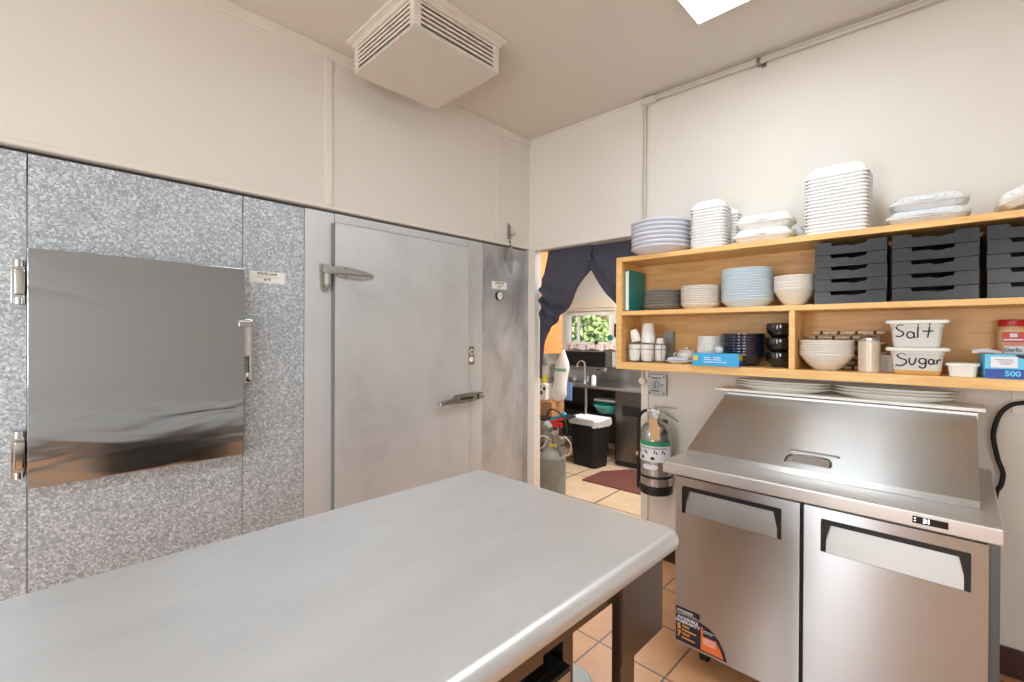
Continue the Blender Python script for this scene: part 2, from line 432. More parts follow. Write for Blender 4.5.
bm = new(); box(bm, 1.182, 1.1925, -.026, -.0025, .1, 2.16); box(bm, 1.2, 2.2, -.02, -.003, 2.1625, 2.166); finish('gasket_or_gap_shade', bm, 'panelseam', door, 'grey strip painted as the door-gap shadow')  # thin strips coloured grey to stand in for the door-gap shadow
# strap hinge
bm = new()
prism(bm, [(1.111, 1.918), (1.165, 1.918), (1.168, 1.80), (1.155, 1.76), (1.13, 1.755), (1.116, 1.78)], -.014, -.0025)
cyl(bm, (1.148, -.03, 1.80), (1.148, -.03, 1.862), .021); cyl(bm, (1.148, -.03, 1.782), (1.148, -.03, 1.80), .008, .018)
box(bm, 1.12, 1.20, -.052, -.014, 1.862, 1.905, .006)
prism(bm, [(1.196, 1.858), (1.196, 1.905), (1.215, 1.912), (1.30, 1.906), (1.38, 1.893), (1.425, 1.878), (1.43, 1.866), (1.415, 1.853), (1.34, 1.842), (1.24, 1.843), (1.21, 1.85)], -.044, -.0305)
prism(bm, [(1.19, 1.868), (1.40, 1.872), (1.415, 1.880), (1.19, 1.896)], -.056, -.044)
hg = finish('hinge', bm, 'cast', door, 'grey cast strap hinge', 50)
for x, z in ((1.128, 1.903), (1.152, 1.906), (1.25, 1.90), (1.33, 1.884), (1.41, 1.868), (1.25, 1.853)):
    bm = new(); cyl(bm, (x, -.0445 if x > 1.2 else -.0145, z), (x, -.049 if x > 1.2 else -.019, z), .006, n=10); finish('screw', bm, 'pewter', hg)
# latch
bm = new()
prism(bm, [(2.040, 1.052), (2.070, 1.085), (2.210, 1.092), (2.285, 1.085), (2.285, 1.045), (2.200, 1.03), (2.070, 1.026)], -.075, -.0305)
prism(bm, [(1.905, 1.034), (1.900, 1.046), (1.915, 1.056), (2.070, 1.072), (2.070, 1.04), (1.915, 1.032)], -.098, -.076)
cyl(bm, (1.912, -.087, 1.03), (1.912, -.087, 1.056), .018)
cyl(bm, (2.286, -.05, 1.066), (2.322, -.05, 1.066), .024)
lt = finish('latch', bm, 'pewter', door, 'pewter lever latch', 50)
bm = new(); box(bm, 2.245, 2.265, -.0765, -.0752, 1.045, 1.085); box(bm, 2.090, 2.210, -.0765, -.0752, 1.05, 1.07); finish('latch_slot', bm, 'castdark', lt)
bm = new(); box(bm, 2.193, 2.267, -.022, -.0085, 1.296, 1.43, .003); lk = finish('lock_plate', bm, 'pewter', door)
bm = new(); cyl(bm, (2.230, -.032, 1.392), (2.230, -.022, 1.392), .021); cyl(bm, (2.230, -.028, 1.335), (2.230, -.022, 1.335), .02); finish('lock_cylinder', bm, 'chrome', lk)
bm = new(); cyl(bm, (2.234, -.0335, 1.392), (2.234, -.0322, 1.392), .008, n=12); finish('keyhole', bm, 'ink', lk)
# stickers
def law_sticker(x0, x1, z0, z1):
    y = -.0006 if x0 > 2.3 else .0034
    bm = new(); box(bm, x0, x1, y - .0012, y, z0, z1); s = finish('sticker', bm, 'paper', ck, 'white printed sticker')
    w = x1 - x0; cx = (x0 + x1) / 2; h = z1 - z0
    text('lettering', 'STATE LAW', h * .30, 'ink', s, face_front(cx, y - .0014, z1 - h * .2), .0003, .0006)
    text('lettering', '41\u00b0F', h * .3, 'ink', s, face_front(cx, y - .0014, z0 + h * .3), .0003, .0006)
    bm = new()
    for k, f in ((.42, .7), (.53, .6), (.12, .9)): box(bm, cx - w * f / 2 * .95, cx + w * f / 2 * .95, y - .0016, y - .0013, z1 - h * (k if k > .2 else .93) - .0012, z1 - h * (k if k > .2 else .93))
    finish('fine_print', bm, 'printgrey', s)
law_sticker(.751, .927, 1.782, 1.843); law_sticker(2.462, 2.626, 1.880, 1.938)
bm = new(); lathe(bm, [(0, 0), (.038, 0), (.038, .016), (.033, .02), (.033, .012), (0, .012)], 28)
bmesh.ops.rotate(bm, verts=bm.verts, matrix=Matrix.Rotation(R(90), 3, 'X')); bmesh.ops.translate(bm, verts=bm.verts, vec=(2.537, -.0005, 1.826))
th = finish('thermometer', bm, 'castdark', ck, 'round dial thermometer with dark rim')
bm = new(); cyl(bm, (2.537, -.0125, 1.826), (2.537, -.0145, 1.826), .0325, n=28); finish('dial_face', bm, 'paper', th)
bm = new(); prism(bm, [(2.534, 1.82), (2.54, 1.82), (2.55, 1.846)], -.0165, -.0146); finish('pointer', bm, 'ink', th)
# stainless reach-in hatch
bm = new(); box(bm, -.035, .717, -.055, .0035, .912, 1.843, .006); hd = finish('reach_in_door', bm, 'wavy', ck, 'dull wavy stainless reach-in door')
for z0, z1 in ((1.625, 1.793), (.955, 1.135)):
    bm = new(); box(bm, -.078, -.04, -.03, .0035, z0, z1, .004); box(bm, -.07, -.037, -.055, -.02, z0 + .035, z1 - .035, .008)
    hh = finish('hinge', bm, 'chrome', hd, 'chrome butt hinge')
    for z in (z0 + .012, z1 - .012):
        bm = new(); cyl(bm, (-.056, -.034, z - .012), (-.056, -.034, z + .012), .014, n=14); finish('hinge_knuckle', bm, 'chrome', hh)
bm = new(); box(bm, .722, .762, -.03, .0035, 1.262, 1.32, .004); box(bm, .735, .755, -.062, -.028, 1.28, 1.585, .006); box(bm, .72, .76, -.035, .0035, 1.40, 1.59, .004)
box(bm, .69, .75, -.066, -.056, 1.55, 1.58, .003)
lh = finish('handle', bm, 'chrome', hd, 'chrome latch handle')
bm = new(); cyl(bm, (.742, -.034, 1.285), (.742, -.03, 1.285), .013, n=14); finish('bolt', bm, 'castdark', lh)

# ---- hanging utensil on a hook
hu = thing('hanging_wall_hook', 'worn metal hook and chain with a grey paddle hanging beside the room corner', 'hook', (2.635, YC - .0115, 2.2))
bm = new(); box(bm, -.018, .014, -.006, 0, .09, .215, .002); finish('mount_plate', bm, 'cast', hu)
bm = new()
for k in range(6):
    z = .185 - k * .03
    lathe(bm, [(.006, -.003), (.012, -.003), (.012, .003), (.006, .003), (.006, -.003)], 10, (0, 0, 0))
    bmesh.ops.translate(bm, verts=bm.verts[-50:], vec=(.0, -.014 - .001 * k, z))
tube(bm, [(0, -.012, .2), (.004, -.02, .12), (-.004, -.02, .07), (.003, -.02, .0)], .004, 6)
tube(bm, [(.01, -.006, .12), (.028, -.03, .125), (.03, -.034, .145)], .004, 6)
finish('chain', bm, 'pewter', hu)
bm = new(); prism(bm, [(-.03, .01), (.02, .03), (.026, -.06), (.02, -.16), (.008, -.185), (-.028, -.15), (-.036, -.06)], -.028, -.018)
finish('paddle', bm, 'cast', hu); 

# ---- air diffuser on the ceiling
av = thing('ceiling_air_diffuser', 'cream square box air diffuser with louvred sides hanging from the ceiling', 'air vent', (1.508, 2.145, ZC))
hx, hy, hz = .2775, .295, .19
bm = new(); box(bm, -hx - .035, hx + .035, -hy - .035, hy + .035, -.018, -.0005, .004); box(bm, -hx - .008, hx + .008, -hy - .008, hy + .008, -.045, -.018, .003); finish('flange', bm, 'vent', av)
bm = new(); box(bm, -hx, hx, -hy, hy, -hz, -hz + .02, .004); finish('bottom_pan', bm, 'ventbody', av)
for sx in (-1, 1):
    for sy in (-1, 1): bm = new(); box(bm, min(sx * hx, sx * (hx - .04)), max(sx * hx, sx * (hx - .04)), min(sy * hy, sy * (hy - .04)), max(sy * hy, sy * (hy - .04)), -hz + .012, -.04, .003); finish('corner_post', bm, 'vent', av)
bm = new(); box(bm, -hx + .05, hx - .05, -hy + .05, hy - .05, -hz + .015, -.04); finish('core', bm, 'ventcore', av)
def louvre(side):
    bm = new()
    for k in range(5):
        z = -.062 - k * .0235
        poly = [(0, z), (.036, z + .014), (.036, z + .020), (0, z + .012)]
        if side[0]:
            s = side[0]; prism(bm, [(s * (hx - .002 - p[0]), p[1]) for p in poly], -hy + .038, hy - .038, 'y')
        else:
            s = side[1]; prism(bm, [(s * (hy - .002 - p[0]), p[1]) for p in poly], -hx + .038, hx - .038, 'x')
    finish('louver', bm, 'vent', av)
for sd in ((-1, 0), (1, 0), (0, -1), (0, 1)): louvre(sd)

# ---- ceiling lights
def ceil_light(label, x0, x1, y0, y1):
    t = thing('ceiling_light', label, 'ceiling light', ((x0 + x1) / 2, (y0 + y1) / 2, ZC), 0)
    w, d = (x1 - x0) / 2, (y1 - y0) / 2
    bm = new(); box(bm, -w, w, -d, d, -.078, -.0005, .003); finish('housing', bm, 'lightframe', t)
    bm = new(); box(bm, -w + .006, w - .006, -d + .006, d - .006, -.082, -.0785, .001); finish('diffuser', bm, 'emit', t)
ceil_light('bright white rectangular ceiling light fixture above the prep counter', 1.09, 2.31, .354, .954)
ceil_light('added unseen ceiling fixture for fill above the left end of the work table', -1.9, -.68, .354, .954)  # fixture added out of view for fill light and steel reflections

# ---- conduit
cd = thing('wall_conduit', 'thin painted conduit running down beside the doorway and along the ceiling edge', 'conduit', C0, WR)
bm = new(); cyl(bm, (1.05, -.0145, 2.0255), (1.05, -.0145, 3.10), .013, n=14); cyl(bm, (1.05, -.0275, 1.2), (1.05, -.0275, 1.2985), .012, n=14); cyl(bm, (1.105, -.03, 3.125), (5.2, -.03, 3.125), .014, n=14)
finish('pipe', bm, 'conduitpaint', cd)
bm = new(); box(bm, 1.036, 1.064, -.034, -.002, 3.088, 3.112, .004); prism(bm, [(1.03, 3.108), (1.03, 3.145), (1.10, 3.145), (1.10, 3.11), (1.07, 3.10)], -.045, -.004); box(bm, 1.1, 1.135, -.05, -.006, 3.105, 3.145, .004)
finish('elbow_fitting', bm, 'ventbody', cd)
bm = new(); box(bm, 1.755, 1.775, -.048, -.004, 3.106, 3.143, .003); box(bm, 1.775, 1.80, -.012, -.002, 3.096, 3.116, .002); finish('clip', bm, 'pewter', cd)

# ================================================================== SHELF
SB, SM, ST = 1.3446, 1.675, 2.0245
sh = thing('wall_shelf', 'long birch plywood wall shelf with two open tiers above the prep counter', 'shelf', C0, WR)
SX0, SX1, SDP = .989, 3.4, .30
bm = new(); box(bm, SX0, SX0 + .04, -SDP, -.002, 1.299, ST - .03, .002); finish('side_panel', bm, 'wood', sh)
bm = new(); box(bm, SX0, SX1, -SDP, -.002, ST - .03, ST, .002); finish('shelf_board', bm, 'wood', sh)
bm = new(); box(bm, SX0 + .04, SX1, -SDP + .003, -.012, SM - .028, SM, .002); finish('shelf_board', bm, 'wood', sh)
bm = new(); box(bm, SX0 + .04, SX1, -SDP, -.012, 1.299, SB, .002); finish('shelf_board', bm, 'wood', sh)
bm = new(); box(bm, 1.976, 2.003, -SDP + .004, -.012, SB, SM - .028, .002); finish('divider', bm, 'wood', sh)
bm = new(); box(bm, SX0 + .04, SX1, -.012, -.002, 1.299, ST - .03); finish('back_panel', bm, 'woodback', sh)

# crockery profiles -------------------------------------------------------
def plate_prof(r, h, t, foot=.6):
    return [(0, .002), (r * foot * .9, .002), (r * foot * .92, 0), (r * foot, 0), (r * foot * 1.03, .003), (r * .8, h * .35), (r * .985, h - t * .4), (r, h), (r * .985, h + t * .25),
            (r * .8, h * .35 + t), (r * foot, .003 + t), (0, .002 + t)]
def shell(low, t):
    """closed shell: an outer profile and the same profile lifted by t (so copies nest without touching)."""
    return [(0, low[0][1])] + low + [(low[-1][0] + .0003, low[-1][1] + t * .5)] + [(r, z + t) for r, z in reversed(low)] + [(0, low[0][1] + t)]
def bowl_prof(r, h, t, foot=.45, p=2.2):
    N = 8
    return shell([(r * foot, 0)] + [(r * (foot + (1 - foot) * i / N), .003 + (h - .003) * (i / N) ** p) for i in range(1, N + 1)], t)
def lathe_proto(prof, mat, n=36, sx=1, sy=1):
    def f(name, label, cat, group):
        bm = new(); lathe(bm, prof, n, sx=sx, sy=sy)
        return solo(name, bm, mat, label, cat, group=group)
    return f
# top of shelf: platters
stack(lathe_proto(plate_prof(.182, .042, .016, .62), 'lav', 44), 7, .0262, W(1.243, -.195, ST + .0005), WR, 'serving_plate', '{} large pale lavender plate of the stack on the shelf top', 'plate', 'large plates on the shelf top', .0015, 2)
# scuffs are glaze wear on the stack's front

# foam trays: inverted, nested
def foam_tray(w, d, h, cr, rim=.012, t=.006, mat='foam'):
    def f(name, label, cat, group):
        bm = new()
        secs = [(w, d, cr, 0), (w, d, cr, rim * .6), (w - .014, d - .014, cr * .9, rim * .8), (w - .03, d - .03, cr * .8, h * .55), (w - .075, d - .075, cr * .6, h - .004), (w - .09, d - .09, cr * .5, h)]
        rings = [[(x, y, z) for x, y in rrect(a, b, c, 3)] for a, b, c, z in secs]
        inner = [[(x, y, z - t) for x, y in rrect(a, b, c, 3)] for a, b, c, z in reversed(secs[2:])]
        ring_faces(bm, rings + inner + [[(x, y, 0) for x, y in rrect(w - .012, d - .012, cr, 3)]], True, False, False)
        bm.faces.new([v for v in bm.verts][len(secs) * 16:len(secs) * 16 + 16]) if False else None
        bmesh.ops.holes_fill(bm, edges=[e for e in bm.edges if e.is_boundary and all(abs(v.co.z - h) < .001 for v in e.verts)], sides=0)
        # close inner roof and rim ring
        n = 16; V = list(bm.verts); outer0 = V[:n]; last = V[-n:]; roof_o = V[(len(secs) - 1) * n:len(secs) * n]; 
        for i in range(n):
            j = (i + 1) % n; bm.faces.new((last[i], last[j], outer0[j], outer0[i]))
        return solo(name, bm, mat, label, cat, group=group, ang=30)
    return f
stack(foam_tray(.205, .17, .056, .04), 14, .0175, W(1.552, -.195, ST + .0005), WR + .05, 'foam_tray', '{} small white foam tray in the stack beside the lavender plates', 'foam container', 'small foam trays in the front stack', .0003, .003)
stack(foam_tray(.13, .1, .052, .03), 13, .0178, W(1.616, -.0575, ST + .0005), WR, 'foam_tray', '{} small white foam tray in the half-hidden rear foam stack', 'foam container', 'small foam trays in the rear stack', 0, 0)
stack(foam_tray(.262, .2, .062, .03), 17, .0173, W(2.17, -.19, ST + .0005), WR - .04, 'foam_tray', '{} large white foam tray in the tallest foam stack', 'foam container', 'large foam trays on the shelf top', .0003, .003)

# closed clamshells
def clamshell(name, label, loc, rz, w=.27, d=.2, h=.075, mat='foamgrey', group='closed foam clamshells'):
    t = thing(name, label, 'foam container', loc, rz, group)
    def half(z0, sgn, hh):
        bm = new(); k = 5
        s = [(w - .055, d - .055, .03, 0), (w - .045, d - .045, .032, .004), (w - .02, d - .02, .035, hh * .75), (w, d, .035, hh * .8), (w, d, .035, hh)]
        loft(bm, [(a, b, c, z0 + sgn * z) for a, b, c, z in s])
        # pressed ribs
        for i in range(7):
            x = -w / 2 + .05 + i * (w - .1) / 6
            for sy in (-1, 1):
                cyl(bm, (x, sy * (d / 2 - .023), z0 + sgn * .012), (x, sy * (d / 2 - .012), z0 + sgn * hh * .72), .006, .006, 8)
        return bm
    finish('base', half(0, 1, h / 2 - .0006), mat, t); finish('lid', half(h, -1, h / 2 - .0006), mat, t)
    bm = new(); box(bm, -.025, .025, -d / 2 - .008, -d / 2 + .004, h / 2 + .002, h / 2 + .008, .002); finish('tab', bm, mat, t)
    return t
clamshell('foam_clamshell', 'closed white ribbed foam clamshell at the bottom between the two tall foam stacks', W(1.835, -.185, ST + .0005), WR + .06, .29, .205, .074)
clamshell('foam_clamshell', 'closed white ribbed foam clamshell lying on the lower clamshell between foam stacks', W(1.84, -.185, ST + .0755), WR + .05, .28, .2, .074)
clamshell('foam_clamshell', 'closed white foam clamshell half hidden behind the clamshell pair', W(1.915, -.04, ST + .0005), WR, .2, .06, .10)
# clear clamshells
for k, lab in ((0, 'clear plastic ribbed clamshell lying under another on the shelf top'), (1, 'clear plastic ribbed clamshell on top of another beside tall foam stack')):
    t = clamshell('clear_clamshell', lab, W(2.5 + .004 * k, -.18, ST + .0005 + k * .063), WR, .285 - .015 * k, .2, .062, 'clear', 'clear clamshells')
# tilted foam container at the right end
t = clamshell('foam_clamshell', 'white foam clamshell leaning tilted at the right end of the shelf top', W(2.86, -.17, ST + .062), WR, .27, .2, .07)
t.rotation_euler = (0, R(-24), WR)

# ---- middle tier
bd = thing('ring_binder', 'upright teal ring binder at left end of the upper tier', 'binder', W(1.05, -.152, SM + .0005), WR)
bm = new(); box(bm, -.016, -.012, -.115, .115, 0, .268, .001); box(bm, .012, .016, -.115, .115, 0, .268, .001); box(bm, -.012, .012, .1105, .115, 0, .268); finish('cover', bm, 'teal', bd)
bm = new(); box(bm, -.0115, .0115, -.112, .105, .006, .26); finish('pages', bm, 'paper', bd)
stack(lathe_proto(plate_prof(.118, .034, .010, .5), 'smoke', 36), 6, .0185, W(1.243, -.16, SM + .0005), WR, 'glass_plate', '{} smoky glass plate in the stack beside the teal binder', 'plate', 'smoky glass plates', .001, 1)
def cup_bowl(r, h, t):
    return shell([(r * .6, 0), (r * .78, h * .22), (r * .92, h * .62), (r * .985, h * .9), (r, h)], t)
stack(lathe_proto(plate_prof(.113, .03, .0095, .72), 'cream', 40), 9, .0132, W(1.486, -.175, SM + .0005), WR, 'side_plate', '{} cream side plate between glass plates and pale blue plates', 'plate', 'cream side plates', 0, 2)
stack(lathe_proto(plate_prof(.137, .044, .0095, .72), 'paleblue', 44), 13, .0142, W(1.744, -.165, SM + .0005), WR, 'dinner_plate', '{} pale blue dinner plate in the tall stack on upper tier', 'plate', 'pale blue dinner plates', .0006, 2)
stack(lathe_proto(bowl_prof(.0965, .085, .0075, .42, 1.35), 'cream', 40), 5, .0162, W(1.982, -.192, SM + .0005), WR, 'bowl', '{} white bowl in the stack beside the pale blue plates', 'bowl', 'white bowls on the upper tier', .0004, 1)

def black_tray(name, label, cat, group):
    w, d, h, t = .28, .262, .0585, .006
    o = thing(name, label, cat, (0, 0, 0), 0, group)
    bm = new()
    # floor + back + sides, then front with grip notch
    box(bm, -w / 2 + .004, w / 2 - .004, -d / 2 + .004, d / 2 - .004, .002, .007)
    box(bm, -w / 2, -w / 2 + t, -d / 2, d / 2, 0, h, .002); box(bm, w / 2 - t, w / 2, -d / 2, d / 2, 0, h, .002)
    box(bm, -w / 2 + t, w / 2 - t, d / 2 - t, d / 2, 0, h)
    n0, n1 = -.072, .066
    poly = [(-w / 2, .001), (w / 2, .001), (w / 2, h), (n1 + .004, h), (n1, h - .004), (n1 - .002, h - .015), (.035, h - .0175), (.03, h - .022), (-.0, h - .022), (-.006, h - .0165), (n0 + .002, h - .0165), (n0, h - .012), (n0 - .004, h), (-w / 2, h)]
    prism(bm, poly, -d / 2 - .003, -d / 2 + t)
    box(bm, -w / 2 - .002, w / 2 + .002, -d / 2 - .006, -d / 2 - .002, .0, .004, .001)
    finish('tray_body', bm, 'blacktray', o)
    return o
for x, lab in ((2.226, '{} black plastic tray in the stack beside the white bowls'), (2.524, '{} black plastic tray in the middle of three tray stacks'), (2.828, '{} black plastic tray in the tray stack at the right edge')):
    stack(black_tray, 5, .0602, W(x, -.152, SM + .0005), WR, 'food_tray', lab, 'tray', 'stacked black trays on the upper tier', .0015, .004)

# ---- lower tier, left bay
wb = thing('wire_basket', 'low chrome wire basket holding white cups at left end of lower tier', 'basket', W(1.158, -.17, SB + .0005), WR)
bm = new()
for z in (.006, .085, .118):
    P = [(x, y, z) for x, y in rrect(.235, .215, .03, 4)]; P.append(P[0]); tube(bm, P, .0022 if z < .1 else .003, 6, 1, False)
for x, y in rrect(.235, .215, .03, 1): tube(bm, [(x, y, .006), (x, y, .118)], .002, 6, 1, False)
for k in range(6): tube(bm, [(-.1 + k * .04, -.1, .006), (-.1 + k * .04, .1, .006)], .0018, 6, 1, False)
finish('wire_frame', bm, 'pewter', wb)
def cup_prof(r, h):
    return [(0, 0), (r * .72, 0), (r * .8, .006), (r * .97, h * .5), (r, h), (r - .004, h + .001), (r * .9, h * .5), (r * .7, .01), (0, .01)]
CUPS = [((1.087, -.225), 0, .042, .11, 'white cup upright in front left of the wire basket', 0), ((1.172, -.225), 0, .041, .11, 'white cup upright in front centre of the wire basket', 0), ((1.232, -.165), 0, .037, .10, 'white cup at right end of the wire basket', 0),
        ((1.087, -.125), 0, .04, .112, 'white cup in rear left corner of the wire basket', 0), ((1.165, -.125), 0, .039, .112, 'white cup in rear middle of the wire basket', 0)]
for (x, y), z, r, h, lab, tl in CUPS:
    bm = new(); lathe(bm, cup_prof(r, h), 28); solo('cup', bm, 'porc', lab, 'cup', W(x, y, SB + .0095), WR, 'white cups in the wire basket')
UP = [((1.08, -.228), .124, .031, .078, 'small white cup lying over the left cups of the basket', 165), ((1.163, -.19), .124, .044, .125, 'tall white cup upside down on top of the basket cups', 180), ((1.236, -.17), .112, .026, .045, 'tiny white cup on the right basket cup', 180)]
for (x, y), z, r, h, lab, tl in UP:
    bm = new(); lathe(bm, cup_prof(r, h), 28); 
    bmesh.ops.rotate(bm, verts=bm.verts, matrix=Matrix.Rotation(R(tl), 3, 'Y')); mz = min(v.co.z for v in bm.verts); bmesh.ops.translate(bm, verts=bm.verts, vec=(0, 0, -mz))
    solo('cup', bm, 'porc', lab, 'cup', W(x, y, SB + z), WR, 'white cups in the wire basket')
bm = new(); prism(bm, [(-.03, 0), (.03, 0), (.033, .2), (-.028, .2)], 0, .04, 'y'); solo('grey_holder', bm, 'greyplast', 'grey upright holder standing behind the basket cups', 'holder', W(1.238, -.06, SB + .0005), WR)
bm = new(); lathe(bm, plate_prof(.083, .018, .006, .6), 40); solo('saucer_plate', bm, 'porc', 'shallow white plate with brown rim left of the blue glove box', 'plate', W(1.362, -.188, SB + .0005), WR)
bm = new(); box(bm, -.065, .062, -.04, .03, 0, .018, .006); solo('folded_packet', bm, plain('pale_blue_packet', (196, 206, 222), .5), 'pale blue folded packet lying on the white plate', 'packet', W(1.37, -.188, SB + .0205), WR)
sg = thing('sugar_bowl', 'small white lidded sugar bowl with two ears behind the packet', 'sugar bowl', W(1.36, -.05, SB + .0005), WR)
bm = new(); lathe(bm, [(0, 0), (.035, 0), (.045, .01), (.062, .035), (.06, .06), (.052, .068), (0, .068)], 32); finish('body', bm, 'porc', sg)
bm = new(); lathe(bm, [(0, .0685), (.05, .0685), (.046, .078), (.025, .086), (.01, .088), (.012, .098), (0, .102)], 28); finish('lid', bm, 'porc', sg)
bm = new()
for s in (-1, 1): tube(bm, [(s * .056, 0, .055), (s * .08, 0, .058), (s * .082, 0, .04), (s * .058, 0, .03)], .005, 8)
finish('handle', bm, 'porc', sg)
stack(lathe_proto(cup_bowl(.074, .052, .007), 'porc', 36), 8, .0158, W(1.520, -.10, SB + .0005), WR, 'small_bowl', '{} small white bowl in the stack behind the blue glove box', 'bowl', 'small white bowls', 0, 1)
stack(lathe_proto(cup_bowl(.114, .062, .0068), 'navy', 40), 8, .0166, W(1.712, -.118, SB + .0005), WR, 'navy_bowl', '{} dark navy bowl in the stack beside the small white bowls', 'bowl', 'dark navy bowls', 0, 1)
def bulge(r, h):
    return [(0, .003), (r * .5, .003), (r * .52, 0), (r * .6, 0), (r * .62, .008), (r * .9, h * .35), (r, h * .68), (r * .95, h), (r * .92, h), (r * .95, h * .68), (r * .84, h * .38), (r * .5, .016), (0, .014)]
for k, (z, r, h, lab) in enumerate(((0, .066, .082, 'bottom'), (.0605, .068, .08, 'middle'), (.1195, .066, .082, 'topmost'))):
    bm = new(); lathe(bm, bulge(r * (1 if k == 0 else 1), h), 32)
    solo('black_cup', bm, 'blackglaze', 'glossy black bowl standing against the shelf divider, %s of three' % lab, 'bowl', W(1.902, -.135, SB + .0005 + (0, .0825, .163)[k] * .98), WR, 'glossy black bowls')
# blue glove box with corner print
gb = thing('glove_box', 'bright blue and yellow carton in front of the navy bowls', 'box', W(1.618, -.288, SB + .0005), WR + R(1))
bm = new(); box(bm, -.125, .125, -.03, .048, 0, .072, .002); finish('carton', bm, 'bluebox', gb)
for a in ((-.118, -.092, -.0312, -.0302, .03, .06), (.1252, .1262, -.028, .046, .036, .07)):
    bm = new(); box(bm, *a); finish('yellow_print', bm, 'yellowbox', gb)
bm = new(); prism(bm, [(-.03, .002), (.048, .002), (.048, .034), (.01, .026), (-.03, .012)], .1252, .1266, 'x'); finish('wave_print', bm, 'navybox', gb)
bm = new()
for i, (x0, x1, z) in enumerate(((-.06, -.025, .046), (-.01, .03, .046), (-.06, -.02, .034), (-.01, .035, .034), (-.06, .06, .020))): box(bm, x0, x1, -.0312, -.0302, z, z + .004)
finish('print', bm, 'stickerwhite', gb)
bm = new(); lathe(bm, [(0, 0), (.018, .004), (.024, .02), (.02, .034), (0, .04)], 14, (0.01, .012, .0722)); finish('glove', bm, 'liner', gb)

# ---- lower tier, right bay
stack(lathe_proto(bowl_prof(.118, .078, .0062, .42, 1.35), 'cream', 44), 6, .0135, W(2.125, -.195, SB + .0005), WR, 'bowl', '{} white flared bowl in the stack right of the shelf divider', 'bowl', 'white flared bowls on lower tier', .0002, 1)
def bamboo(name, label, cat, group):
    o = thing(name, label, cat, (0, 0, 0), 0, group); bm = new()
    w, d = .30, .048
    for y in (-d / 2, d / 2): box(bm, -w / 2, w / 2, y - .005, y + .005, .004, .016, .002)
    for x in (-w / 2, w / 2): box(bm, x - .005, x + .005, -d / 2, d / 2, .004, .016, .002)
    for k in range(9): box(bm, -w / 2 + .02 + k * .032, -w / 2 + .036 + k * .032, -d / 2, d / 2, 0, .005)
    finish('lattice', bm, 'bamboo', o)
    for k in range(4):
        bm = new(); box(bm, -w / 2 + .03 + k * .075, -w / 2 + .042 + k * .075, -d / 2 - .007, -d / 2 - .0052, .0, .018); finish('binding', bm, 'bark', o)
    return o
for i in range(8):
    lab = '%s woven bamboo tray in the stack behind the white flared bowls' % (ORD[7 - i] if i else 'bottom')
    if i == 0: b0 = bamboo('bamboo_tray', lab, 'tray', 'bamboo trays'); b0.location = W(2.19, -.077 + .02, SB + .0005); b0.rotation_euler = (0, 0, WR)
    else: dup(b0, lab, W(2.19 + (.012 if i % 2 else -.01), -.044, SB + .0005 + i * .0258), WR)
b0.location = W(2.19, -.044, SB + .0005)
sk = thing('glass_shaker', 'glass shaker with steel lid left of the sugar tub', 'shaker', W(2.3, -.235, SB + .0005), WR)
bm = new(); lathe(bm, [(0, 0), (.04, 0), (.043, .004), (.043, .145), (.038, .152), (0, .152)], 32); finish('jar', bm, 'shaker', sk)
bm = new(); lathe(bm, [(.0385, .1525), (.0415, .1525), (.0415, .162), (.03, .172), (0, .176)], 32); finish('lid', bm, 'steel', sk)
bm = new(); loft(bm, [(.075, .09, .012, 0), (.085, .1, .012, .08)]); solo('plastic_container', bm, 'tubrim', 'small white plastic container half hidden behind the shaker and sugar tub', 'container', W(2.372, -.075, SB + .0005), WR)
def letter(pts, y=-.0, s=.001): return [(x, y, z) for x, z in pts]
def stroke_text(strokes, name, parent, r=.003):
    bm = new()
    for st in strokes: tube(bm, st, r, 6, 5)
    return finish(name, bm, 'ink', parent, 'handwritten black letters')
def tub(name, label, loc, w, d, h, rz, strokes, fill=False):
    t = thing(name, label, 'container', loc, rz, 'handwritten tubs')
    tap = .012
    bm = new()
    sec = [(w - 2 * tap - .012, d - 2 * tap - .012, .018, 0), (w - 2 * tap, d - 2 * tap, .022, .008), (w - tap * .6, d - tap * .6, .024, h * .8), (w, d, .024, h * .82), (w, d, .024, h - .006)]
    loft(bm, sec); finish('tub', bm, 'tubplast', t)
    bm = new(); loft(bm, [(w + .026, d + .02, .02, h - .0055), (w + .034, d + .024, .022, h), (w + .034, d + .024, .022, h + .005), (w + .02, d + .01, .02, h + .010)]); finish('lid', bm, 'tubrim', t)
    if fill:
        bm = new(); loft(bm, [(w - 2 * tap - .010, d - 2 * tap - .010, .018, .001), (w - 2 * tap + .002, d - 2 * tap + .002, .022, .009), (w - 2 * tap + .005, d - 2 * tap + .005, .023, .02)]); finish('sugar_fill', bm, 'sugar', t)
    # front face leans out with height: y = f(z)
    yf = lambda z: -(d - 2 * tap) / 2 - (z - .008) / (h * .8 - .008) * tap * .7 - .0008
    stroke_text([[(x * .95 - (.005 if fill else 0), yf(z), z) for x, z in st] for st in strokes], 'lettering', t)
    return t
def arc(cx, cz, rx, rz_, a0, a1, n=8): return [(cx + rx * math.cos(R(a0 + (a1 - a0) * i / n)), cz + rz_ * math.sin(R(a0 + (a1 - a0) * i / n))) for i in range(n + 1)]
salt = [  # S a l t
    [(-.048, .098), (-.062, .101), (-.074, .09), (-.066, .078), (-.05, .068), (-.048, .056), (-.06, .048), (-.076, .05)],
    arc(-.022, .055, .013, .014, 40, 400, 12), [(-.010, .068), (-.009, .05), (-.004, .042)],
    [(.005, .104), (.004, .07), (.004, .042)],
    [(.046, .108), (.043, .075), (.038, .044)], [(.020, .072), (.04, .072), (.058, .073)]]
